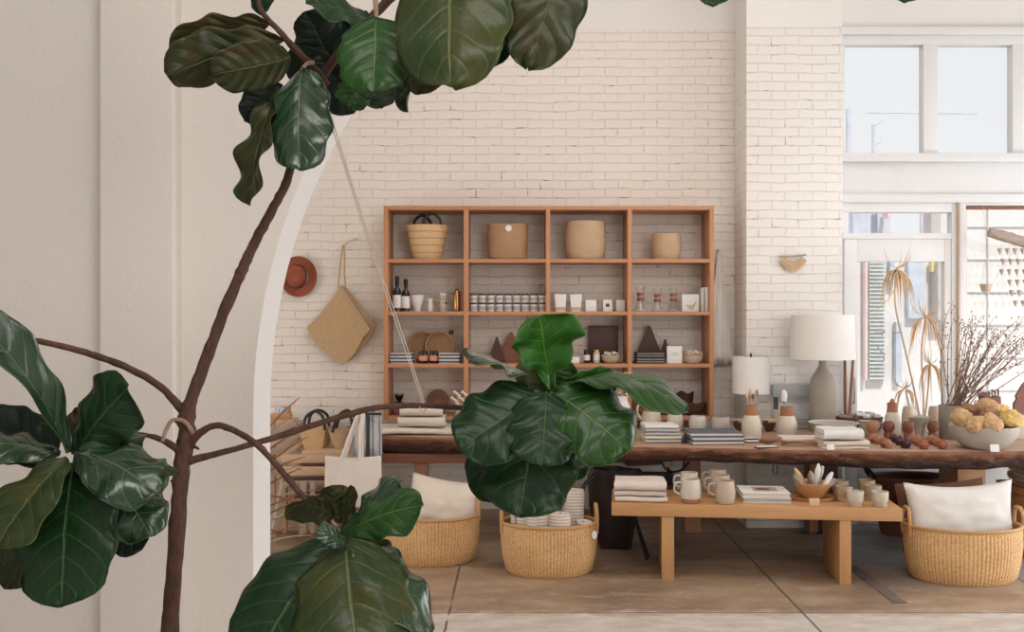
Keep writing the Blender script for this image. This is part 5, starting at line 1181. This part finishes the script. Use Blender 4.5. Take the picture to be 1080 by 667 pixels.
a = LP(299, 508, 6.86); b = LP(288, 572, 6.8); G().tube([(a.x - ox_, 6.86 - YL, a.z), (b.x - ox_, 6.7 - YL, .015)], .022, 4, 1).ob('leg', 'driftwood', t)
# plank crate leaning
t = thing('plank_panel', 'panel of weathered diagonal planks leaning beneath the brown parcels', 'panel', (LP(300, 0, 7.25).x, 7.25, 0)); ox2 = t.location.x
for k in range(7):
    p0 = LP(284 - 8 + k * 3.5, 462 + k * 9, 7.25); p1 = LP(312 + k * 2.6, 446 + k * 6.5, 7.25)
    d = p1 - p0; ang = math.degrees(math.atan2(d.z, d.x)); c = (p0 + p1) / 2
    G().box((c.x - ox2, .0, c.z), (d.length, .02, 6.5 * sL), .002, (0, -ang, 0)).ob('plank', 'palewood' if k % 2 else 'driftwood', t)
for px_ in (288, 318): 
    c = LP(px_, 500, 7.28); G().box((c.x - ox2, .03, .42), (.03, .03, .84)).ob('post', 'driftwood', t)
# fan of thin sticks
t = thing('dried_palm_fan', 'fan of thin reddish dried palm ribs spreading from behind the arch edge', 'palm frond', (LP(287, 0, 6.6).x, 6.6, 0)); rr = random.Random(2)
for k in range(17):
    f = k / 16; p0 = LP(284 - 4, 455 + 118 * f, 6.6); ln = rr.uniform(34, 58); an = R(48 - 34 * f + rr.uniform(-9, 9))
    if k % 5 == 4: an = R(-25)
    p1 = LP(284 + ln * math.cos(an), 455 + 118 * f - ln * math.sin(an) * .75, 6.55 + rr.uniform(0, .1))
    o_ = t.location; m_ = (p0 + p1) / 2 + Vector((0, 0, .012))
    G().tube([p0 - o_, m_ - o_, p1 - o_], [.007, .006, .0025], 6, 3).ob('rib', ('midwood', 'driftwood', 'terrad')[k % 3], t)
G().tube([Vector((LP(279, 560, 6.6).x - t.location.x, 0, .0)), Vector((LP(280, 460, 6.6).x - t.location.x, 0, LP(280, 452, 6.6).z))], .015, 8, 1).ob('stalk', 'driftwood', t)
# brown parcels (top left)
t = thing('low_cabinet', 'weathered wooden cabinet behind the plank panel against the wall', 'cabinet', (LP(300, 0, 7.6).x, 7.64, 0)); G().box((0, 0, .36), (.9, .42, .72), .004).ob('body', 'palewood', t); zc = .73; G().box((0, 0, .728), (.92, .43, .018), .002).ob('top', 'driftwood', t)
s = 7.5 / F
def box_at(name, lab, cat, x0, x1, y0, y1, Y, dep, mat, rz=0, rot=None, part='box'):
    a = at(x0, y1, Y); b = at(x1, y0, Y); o = thing(name, lab, cat, ((a.x + b.x) / 2, Y + dep / 2, a.z), rz)
    q = G().box((0, 0, (b.z - a.z) / 2), (b.x - a.x, dep, b.z - a.z), .004, rot); q.ob(part, mat, o); return o
box_at('paper_parcel', 'lower tan paper parcel on the cabinet in the left corner', 'parcel', 280, 309, 443, 454, 7.5, .2, 'palewood'); box_at('paper_parcel', 'upper reddish brown paper parcel in the left corner', 'parcel', 281, 304, 437, 443, 7.5, .18, 'benchz', .1)
for k, (a, b, mt, l) in enumerate(((284, 290, 'white', 'white'), (290.5, 294, 'facg', 'pale green'), (294.5, 298, 'facb', 'pale blue'), (298.5, 301, 'facp', 'lilac'), (301.5, 304, 'sponge', 'tan'))): box_at('notebook', '%s notebook standing on the parcels in the left corner' % l, 'book', a, b, 430.5 + (k % 2), 436.8, 7.55, .1, mt, part='cover')
# basket with dark loops
t = thing('market_basket', 'tan woven square basket with dark loop handles on the slatted stand', 'basket', (LP(334, 0, 7.2).x, 7.2, LP(334, 476.4, 7.0).z)); s = 7.2 / F
q = G().lathe(shell([(14 * s, 0), (18 * s, 10 * s), (21 * s, 22 * s)], .008), 4, 1.05, .75); bmesh.ops.rotate(q.bm, verts=q.bm.verts, cent=(0, 0, 0), matrix=Matrix.Rotation(R(45), 3, 'Z')); q.ob('body', 'weaveband', t)
for yy in (-.08, .08): G().tube([(-11 * s, yy, 20 * s), (-9 * s, yy, 33 * s), (0, yy * .6, 39 * s), (9 * s, yy, 33 * s), (11 * s, yy, 20 * s)], .011, 8, 5).ob('handle', 'ropedark', t)
t = thing('market_basket', 'pale straw basket with dark handle beside the white tote', 'basket', (LP(361, 0, 7.15).x, 7.15, LP(334, 476.4, 7.0).z)); s = 7.15 / F
G().lathe(shell([(8 * s, 0), (12 * s, 10 * s), (15 * s, 20 * s)], .008), 28, 1, .7).ob('body', 'weavepale', t)
for yy in (-.06, .07): G().tube([(-9 * s, yy, 18 * s), (-4 * s, yy, 33 * s), (4 * s, yy * .6, 40 * s), (11 * s, yy, 32 * s), (11 * s, yy, 18 * s)], .011, 8, 5).ob('handle', 'ropedark', t)
# tote rack and bags
t = thing('bag_rack', 'slim standing hook rack carrying the tote bags at the table left end', 'rack', (LP(386, 0, 6.75).x, 6.85, 0)); zt = LP(0, 436, 6.85).z
G().tube([(0, 0, .0), (0, 0, zt)], .012, 8, 1).ob('pole', 'black', t); G().box((0, 0, .006), (.22, .22, .012), .004).ob('foot', 'black', t); G().tube([(-.1, 0, zt - .005), (.09, 0, zt - .005)], .008, 8, 1).ob('crossbar', 'black', t)
def tote(lab, x0, x1, ytop, ybot, ystrap, Y, mat, sx_=(.3, .62), th=.05, wob=.012, seed=0, sg=.0):
    a = at(x0, ybot, Y); b = at(x1, ytop, Y); s = Y / F; W_, H_ = b.x - a.x, b.z - a.z
    t = thing('tote_bag', lab, 'bag', ((a.x + b.x) / 2, Y, a.z)); g = G(); n, m = 16, 14; gr = {}
    for side in (1, -1):
        for i in range(n + 1):
            for j in range(m + 1):
                u = i / n; v = j / m
                if i in (0, n) and side == -1 or j == 0 and side == -1: gr[(side, i, j)] = gr[(1, i, j)]; continue
                tt = math.sin(PI * u) ** .6 * (1 - .6 * v) * min(1, v * 5 + .05)
                gr[(side, i, j)] = g.bm.verts.new(((u - .5) * W_ * (1 - .03 * v), side * -th * .5 * tt + wob * mnoise.noise(Vector((u * 4 + seed, v * 1.5, side))) * math.sin(PI * u), v * H_ - sg * math.sin(PI * u) * v))
    for side in (1, -1):
        for i in range(n):
            for j in range(m):
                g.bm.faces.new([gr[(side, i, j)], gr[(side, i + 1, j)], gr[(side, i + 1, j + 1)], gr[(side, i, j + 1)]])
    o = g.ob('body', mat, t, ang=75); md = o.modifiers.new('thick', 'SOLIDIFY'); md.thickness = .002
    hs = (ytop - ystrap) * s
    for k, yy in enumerate((-.022, .012)):
        pl_, pr_, c_ = -W_ * .5 + W_ * sx_[0] + k * .02, -W_ * .5 + W_ * sx_[1] + k * .012, W_ * .12 + k * .01
        pts = [(pl_, H_ - .02), (pl_ + (c_ - pl_) * .5, H_ + hs * .55), (c_ - .012, H_ + hs * .97), (c_ + .012, H_ + hs * .97), (pr_ + (c_ - pr_) * .4, H_ + hs * .5), (pr_, H_ - .02)]
        q = G(); q.tube([(x, yy * (1 - (z - H_) / hs * .7), z) for x, z in pts], .011, 6, 4)
        for v in q.bm.verts: pass
        q.bm.transform(Matrix.Identity(4)); q.ob('strap', mat, t)
    return t
tote('flat natural cotton tote bag hanging in front at the table left end', 342, 403, 481, 535, 436, 6.62, 'tote', sg=.012)
tote('grey striped fabric bag hanging behind the cotton tote', 372, 403, 440, 482, 428, 6.9, 'greyst', (.25, .7), .07, .03, 5)

for o_ in C.objects:
    if o_.parent or 'label' not in o_ or 'group' in o_: continue
    L_ = o_['label']; base_ = o_.name.split('.')[0]; cat_ = o_['category']
    for nm, cond, gp in (('mug', True, 'mugs on the bench'), ('cup', 'of the six' in L_, 'small cups at the bench right end'), ('cup', 'tumbler' in L_, 'round tumblers on the long table'), ('clay_pot', True, 'egg shaped clay pots on the table'), ('rolled_throw', True, 'rolled throws in the middle basket'), ('sea_sponge', True, 'sea sponges in the grey bowl'),
        ('napkin', True, 'folded napkins in the stack'), ('book', 'slate' in L_, 'slate books on the table'), ('book', 'bench' in L_, 'white books on the bench'), ('coaster', True, 'coasters before the bottle vases'), ('coffee_carafe', True, 'glass carafes on the second shelf'), ('notebook', True, 'notebooks in the left corner'),
        ('towel', True, 'ribbed towels on the blanket'), ('bottle_vase', True, 'cream bottle vases with terracotta necks'), ('woven_basket', True, 'oval woven floor baskets'), ('cutting_board', True, 'dark wooden boards on the third shelf'), ('storage_basket', True, 'round baskets on the top shelf'), ('wicker_tray', 'rounded' in L_, 'wicker trays on the third shelf'),
        ('wooden_pole', True, 'wooden poles beside the lamp'), ('paper_bag', True, 'white paper bags on the second shelf'), ('serving_dish', True, 'triangular dishes on the table'), ('wooden_bowl', True, 'dark bowls on the lowest shelf'), ('paper_parcel', True, 'parcels in the left corner'), ('tote_bag', True, 'bags on the hook rack'), ('bottle', True, 'black bottles on the second shelf')):
        if base_ == nm and cond: o_['group'] = gp; break

# ---------------------------------------------------------------- fiddle leaf fig in the foreground
DT = 2.7
tree = thing('fiddle_leaf_fig', 'tall branching fiddle leaf fig with huge glossy leaves in the foreground', 'tree', (at(178, 0, DT).x, DT, 0))
TO = tree.location
def PP(px, py, Y=DT): return at(px, py, Y) - TO
def limb(name, pts, mat='bark', par=tree, noisy=.3):   # (px, py, width px, depth)
    P = [PP(a, b, d) for a, b, w_, d in pts]; return G().tube(P, [w_ / 2 * d / F for a, b, w_, d in pts], 12, 5, noisy=noisy).ob(name, mat, par, ang=80)
limb('trunk', [(172, 956, 20, DT), (174, 800, 19, DT), (179, 667, 17, DT), (184, 600, 16.5, DT), (188, 540, 16.5, DT), (192, 490, 17, DT), (197, 462, 18, DT), (197, 440, 18, DT), (203, 418, 13, DT), (219, 375, 12, DT), (236, 330, 12, DT), (252, 293, 11.5, DT), (262, 270, 11, DT), (277, 240, 10, DT), (292, 212, 9.5, DT), (303, 190, 9, DT), (311, 160, 9, DT + .02), (322, 120, 9, DT + .03), (338, 85, 9, DT + .03), (362, 50, 9, DT), (392, 18, 9, DT), (430, -20, 9, DT)])
limb('branch', [(196, 440, 10, DT), (186, 425, 9, DT), (165, 405, 7.5, 2.66), (130, 386, 7.5, 2.6), (90, 372, 7, 2.55), (50, 362, 6.5, 2.5), (15, 356, 6, 2.45), (-30, 352, 6, 2.4)])
limb('branch', [(192, 478, 9, DT), (178, 468, 7, 2.68), (158, 460, 5, 2.65), (120, 455, 5, 2.62), (92, 458, 5, 2.6), (76, 474, 6, 2.58)])
limb('branch', [(196, 488, 9, DT), (212, 483, 8, DT), (240, 476, 6.5, 2.72), (290, 462, 6.5, 2.76), (345, 444, 6.5, 2.8), (400, 430, 6, 2.84), (450, 428, 5.5, 2.88), (500, 431, 5.5, 2.9), (545, 428, 5.5, 2.9), (566, 416, 6, 2.9), (580, 406, 8, 2.9)])
limb('branch', [(198, 472, 9, DT), (212, 456, 8, 2.68), (230, 449, 7, 2.66), (252, 457, 6.5, 2.62), (272, 470, 6.5, 2.58), (295, 495, 6.5, 2.54), (318, 522, 6.5, 2.5), (342, 548, 6, 2.46), (364, 572, 7, 2.44)])
limb('branch', [(345, 90, 8, DT), (335, 75, 7, 2.68), (318, 58, 7, 2.64), (305, 45, 7, 2.62), (292, 30, 6, 2.6), (276, 12, 6, 2.6), (270, -10, 5, 2.6)])
limb('twig', [(206, 463, 5, DT), (196, 446, 4.5, 2.66), (183, 443, 4, 2.64), (176, 452, 4, 2.62), (171, 466, 4, 2.6)], 'barkp')
for a, b, c, d in ((224, 360, 231, 356), (248, 300, 255, 297), (201, 428, 208, 424), (189, 560, 195, 556), (181, 620, 175, 616), (262, 268, 270, 262), (190, 448, 184, 444), (186, 512, 180, 507), (203, 470, 210, 474), (283, 226, 289, 222)):
    G().tube([PP(a, b), PP(c, d)], [.006, .003], 6, 1).ob('bark_spur', 'bark', tree)
WP = [(0, .03), (.03, .16), (.08, .36), (.16, .55), (.28, .70), (.42, .82), (.56, .95), (.68, 1.0), (.78, .985), (.87, .87), (.93, .68), (.97, .45), (1, .06)]
WT = [(0, .03), (.05, .10), (.12, .16), (.22, .28), (.35, .5), (.5, .74), (.65, .92), (.78, 1.0), (.88, .98), (.95, .8), (1, .35)]
WR = [(0, .03), (.03, .3), (.08, .55), (.16, .76), (.28, .92), (.42, 1), (.56, 1.0), (.68, .97), (.78, .9), (.87, .76), (.93, .58), (.97, .38), (1, .05)]
def prof_at(v, W):
    for (a, x), (b, y) in zip(W, W[1:]):
        if v <= b: f = (v - a) / (b - a); f = f * f * (3 - 2 * f) * .5 + f * .5; return x * (1 - f) + y * f
    return W[-1][1]
NL = [0]
def leaf(b, t, wpx, n=(0, -1, .25), mat='leafA', bend=.08, cup=.0, curve=0, twist=0, wav=.05, W=WP, under='leafU', asym=0, cross=0):
    """b, t = (px, py, Y) of base and tip; n = direction the upper face looks to"""
    NL[0] += 1; sd = NL[0]
    B = PP(*b); T_ = PP(*t); ax = T_ - B; Ln = ax.length; d = ax.normalized()
    N = Vector(n); N = (N - d * N.dot(d)).normalized(); S = d.cross(N) * 1.0
    Wd = wpx * (b[2] + t[2]) / 2 / F
    nu, nv = 16, 30; g = G(); grid = []; edges = {}
    for j in range(nv + 1):
        v = j / nv; row = []
        ta = R(twist) * (v - .2); n2 = N * math.cos(ta) + S * math.sin(ta); s2 = S * math.cos(ta) - N * math.sin(ta)
        ww = prof_at(v, W)
        for i in range(nu + 1):
            u = -1 + 2 * i / nu
            we = ww * (1 + .05 * math.sin(v * 21 + sd + (1.7 if u > 0 else 0)) + .04 * mnoise.noise(Vector((v * 4, sd, u > 0))) + (asym * u))
            h = bend * Ln * 4 * v * (1 - v) + cup * Wd * (abs(u) ** 1.6) * ww - .035 * Wd * (1 - abs(u)) ** 3
            h += wav * Wd * (abs(u) ** 1.5) * math.sin(v * 17 + sd * 1.3 + (2.2 if u > 0 else 0)) + .05 * Wd * mnoise.noise(Vector((u * 1.4, v * 2.5, sd * 3.1)))
            q = v - .27 * abs(u) ** 1.25; h += .012 * Wd * abs(math.sin((q * 6.3 + .3) * PI)) * (1 - abs(u) ** 4)
            fold = cross * abs(u) * Wd * .5
            p = B + d * (v * Ln) + S * (curve * Ln * 4 * v * (1 - v)) + s2 * (u * we * Wd / 2 * math.sqrt(max(.15, 1 - (cup * 1.0) ** 2))) + n2 * (h + fold)
            row.append(g.bm.verts.new(p))
        grid.append(row)
    for j in range(nv):
        for i in range(nu):
            f = g.bm.faces.new((grid[j][i], grid[j][i + 1], grid[j + 1][i + 1], grid[j + 1][i]))
            for l, (a, c) in zip(f.loops, ((i, j), (i + 1, j), (i + 1, j + 1), (i, j + 1))): l[g.uv].uv = (a / nu, c / nv)
    me = bpy.data.meshes.new('leaf'); g.bm.normal_update(); g.bm.faces.ensure_lookup_table()
    if g.bm.faces[nu * nv // 2].normal.dot(N) < 0: bmesh.ops.reverse_faces(g.bm, faces=g.bm.faces[:])
    g.bm.to_mesh(me); g.bm.free(); me.polygons.foreach_set('use_smooth', [True] * len(me.polygons))
    me.materials.append(MT[mat]); me.materials.append(MT[under])
    o = bpy.data.objects.new('leaf', me); C.objects.link(o); o.parent = tree
    md = o.modifiers.new('blade', 'SOLIDIFY'); md.thickness = .0012; md.offset = -1; md.material_offset = 1
    # stalk
    return o
def stalk(a, b, w_=5, mat='barkp'):
    G().tube([PP(*a), (PP(*a) + PP(*b)) / 2 + Vector((0, -.004, .006)), PP(*b)], [w_ / 2 * a[2] / F, w_ / 2.4 * a[2] / F, w_ / 2.8 * a[2] / F], 8, 3).ob('leaf_stalk', mat, tree)

# --- top group
leaf((318, 72, 2.62), (316, 180, 2.52), 68, (-.15, -1, .25), 'leafD', .06, -.12, W=WR)
stalk((330, 66, 2.66), (318, 74, 2.62))
leaf((306, 60, 2.58), (222, 78, 2.5), 52, (0, .9, .5), 'leafA', -.05, .0, under='leafC', W=WR, wav=.02)
leaf((300, 42, 2.62), (176, 80, 2.5), 58, (.1, .75, .6), 'leafA', .03, .1, under='leafC', wav=.09, curve=-.03)
leaf((288, 26, 2.64), (178, 52, 2.58), 44, (.0, .55, .8), 'leafA', .08, .05, under='leafC', wav=.08)
leaf((274, 16, 2.62), (278, -32, 2.6), 34, (0, -1, -.2), 'leafA', .0, 0)
leaf((296, 88, 2.66), (258, 128, 2.62), 40, (.5, -.8, .2), 'leafK', .0, .1, W=WR)
leaf((288, 100, 2.62), (264, 217, 2.55), 50, (-.45, -.85, .1), 'leafC', .05, .1, twist=28, wav=.12, under='leafC')
for a in (((352, 70, 2.78), (322, 12, 2.76), 56), ((372, 95, 2.82), (300, 60, 2.8), 50), ((380, 60, 2.84), (346, 118, 2.8), 52), ((400, 50, 2.85), (352, 40, 2.83), 70), ((420, 60, 2.86), (385, 110, 2.84), 46)):
    leaf(*a, (0, -.7, -.6), 'leafK', .0, .0, under='leafK', W=WR)  # crown's shadowed middle, its shade carried by the leaf colour
leaf((392, 22, 2.62), (324, 2, 2.5), 50, (.0, -.8, .5), 'leafA', .05, 0)
leaf((397, 18, 2.5), (394, 98, 2.42), 78, (0, -1, .2), 'leafB', .05, -.05, W=WR, wav=.02)
stalk((396, 0, 2.55), (397, 19, 2.5), 6)
leaf((478, -60, 2.5), (476, 92, 2.32), 124, (-.2, -1, .3), 'leafO', .07, -.1, wav=.05, W=WR)
leaf((505, -50, 2.56), (520, 70, 2.44), 60, (.3, -1, .1), 'leafA', .04, .1, W=WR)
leaf((448, 40, 2.68), (440, 100, 2.64), 50, (.3, -1, .2), 'leafC', .04, .1, W=WR, under='leafC')
leaf((440, 64, 2.66), (430, 118, 2.6), 28, (-.6, -.8, .3), 'leafD', .1, .2, twist=30)
leaf((398, 82, 2.62), (402, 114, 2.58), 32, (.0, -.8, .5), 'leafD', .05, .2)
leaf((385, 78, 2.7), (366, 112, 2.66), 38, (0, -.9, -.3), 'leafB', .0, 0, under='leafK')
leaf((590, -60, 2.5), (556, 73, 2.4), 76, (.1, .95, .2), 'leafA', -.06, .08, under='leafC', wav=.04, curve=.04, W=WR)
leaf((744, -60, 2.5), (754, 6, 2.4), 42, (.0, -1, .2), 'leafA', .0, 0); leaf((960, -60, 2.5), (956, 2, 2.4), 36, (.0, -1, .2), 'leafA', .0, 0)
limb('branch', [(430, -20, 9, DT), (470, -60, 8, 2.6), (600, -75, 7, 2.55), (760, -70, 6, 2.5), (975, -62, 5, 2.5)])
# --- left group
leaf((72, 478, 2.5), (-40, 322, 2.3), 54, (.75, -.40, .45), 'leafD', .06, .25, twist=-10, curve=.02, wav=.06)
leaf((78, 480, 2.52), (134, 408, 2.44), 84, (-.1, -.95, .3), 'leafA', .04, -.1, wav=.05)
leaf((77, 488, 2.46), (63, 641, 2.32), 112, (-.1, -1, .22), 'leafA', .05, -.08, W=WR, wav=.03)
leaf((70, 482, 2.44), (-6, 578, 2.3), 84, (-.3, -.8, .5), 'leafO', .05, .0, wav=.05)
leaf((64, 478, 2.5), (-30, 470, 2.4), 52, (-.2, -.6, .7), 'leafD', .08, -.1)
leaf((80, 476, 2.46), (166, 520, 2.34), 74, (.3, -.7, .55), 'leafD', .12, -.15, wav=.07)
leaf((118, 500, 2.46), (160, 566, 2.4), 66, (.1, -.8, .5), 'leafD', .05, -.2, wav=.09, W=WR)
leaf((96, 478, 2.44), (190, 500, 2.38), 22, (.1, -.5, .8), 'leafC', .04, -.1)
leaf((82, 478, 2.56), (150, 470, 2.52), 60, (.1, -.6, .7), 'leafA', .1, -.2)
leaf((70, 470, 2.6), (96, 434, 2.6), 34, (.2, -.9, .2), 'leafC', 0, 0); leaf((62, 470, 2.6), (46, 440, 2.58), 26, (-.2, -.9, .2), 'leafC', 0, .2)
leaf((56, 500, 2.54), (8, 622, 2.48), 62, (-.3, -.9, -.1), 'leafC', .0, .0, W=WR)
leaf((60, 480, 2.56), (-20, 440, 2.54), 60, (0, -.8, .5), 'leafK', 0, 0, W=WR); leaf((95, 520, 2.58), (150, 580, 2.56), 50, (.1, -1, 0), 'leafK', 0, 0)
# --- bottom group
leaf((356, 572, 2.36), (262, 706, 2.2), 124, (-.35, -.9, .35), 'leafA', .06, -.05, W=WR, wav=.03)
leaf((364, 568, 2.32), (380, 716, 2.14), 128, (.05, -.95, .45), 'leafO', .09, -.16, W=WR, wav=.04)
leaf((360, 564, 2.38), (446, 532, 2.3), 56, (-.25, -.75, .6), 'leafB', .08, -.1, wav=.06)
leaf((372, 566, 2.36), (452, 672, 2.24), 70, (.75, -.55, .35), 'leafD', .1, -.1, wav=.09, W=WR)
leaf((352, 545, 2.42), (301, 536, 2.36), 40, (.0, -.85, -.5), 'leafC', -.05, .15, under='leafC', W=WR, curve=.12)
leaf((358, 552, 2.44), (350, 512, 2.42), 38, (.1, .95, .1), 'leafA', .0, .1, under='leafC', W=WR)
leaf((368, 556, 2.42), (422, 508, 2.38), 40, (.3, -.6, .7), 'leafD', .08, -.2, wav=.12)
leaf((366, 580, 2.30), (336, 556, 2.26), 26, (0, -.7, .7), 'leafD', .15, -.2)
leaf((370, 560, 2.42), (408, 604, 2.38), 46, (.3, -.8, .4), 'leafC', .05, 0); leaf((364, 560, 2.44), (370, 512, 2.42), 16, (.5, -.8, .1), 'leafC', 0, .2)
stalk((360, 568, 2.42), (350, 549, 2.42), 5)
# --- centre group
leaf((582, 412, 2.84), (570, 334, 2.72), 78, (.15, -1, .15), 'leafL', -.02, .14, wav=.09, W=WT, under='leafL', asym=.06)
leaf((566, 418, 2.84), (492, 372, 2.7), 66, (-.45, -.42, .9), 'leafD', .12, -.1, twist=-10, wav=.08)
leaf((570, 416, 2.74), (484, 474, 2.66), 84, (-.2, -.95, .3), 'leafA', .05, -.08, W=WR)
leaf((576, 412, 2.72), (572, 492, 2.64), 76, (.1, -1, .1), 'leafA', .06, -.15, W=WR)
leaf((568, 424, 2.80), (548, 546, 2.72), 104, (-.05, -1, .15), 'leafA', .04, -.05, W=WR)
leaf((558, 432, 2.84), (506, 528, 2.8), 66, (-.2, -1, .1), 'leafA', .04, 0, W=WR)
leaf((584, 412, 2.74), (664, 476, 2.66), 86, (.15, -.9, .4), 'leafB', .07, -.15, wav=.07, W=WR)
leaf((588, 410, 2.80), (726, 434, 2.66), 64, (.12, -.2, .97), 'leafB', .19, -.12, twist=20, wav=.06, under='leafL')
leaf((590, 408, 2.82), (652, 400, 2.78), 34, (0, -.9, -.3), 'leafL', .03, 0, under='leafL')
leaf((605, 440, 2.84), (600, 508, 2.8), 50, (.2, -1, 0), 'leafA', .0, .0, W=WR, under='leafK')
leaf((575, 414, 2.86), (552, 378, 2.86), 34, (-.2, -.8, .4), 'leafU', .03, .1); leaf((560, 416, 2.86), (504, 424, 2.84), 24, (0, -.6, .8), 'leafU', .05, 0)
leaf((575, 412, 2.9), (600, 380, 2.9), 40, (0, -1, 0), 'leafB', 0, 0)
# twine holding the long branch up
tw = thing('twine', 'pair of pale twine cords slanting down past the arch to the long fig branch', 'string', PP(348, 110, 2.7) + TO)
for k in (0, 1):
    pts = [at(345 + 3 * k, 118, 2.70), at(371 + 2.0 * k, 200, 2.76), at(400 + 2.5 * k, 290, 2.81), at(424 + 3 * k, 360, 2.85), at(446 + 2 * k, 427, 2.88)]
    G().tube([p - tw.location for p in pts], .0016, 6, 3).ob('cord', 'rope', tw)
G().tube([at(446 + 3 * math.cos(i), 430 + 5 * math.sin(i), 2.88) + Vector((0, .012 * math.cos(i * 1.0), 0)) - tw.location for i in range(14)], .0016, 6, 2).ob('knot', 'rope', tw)
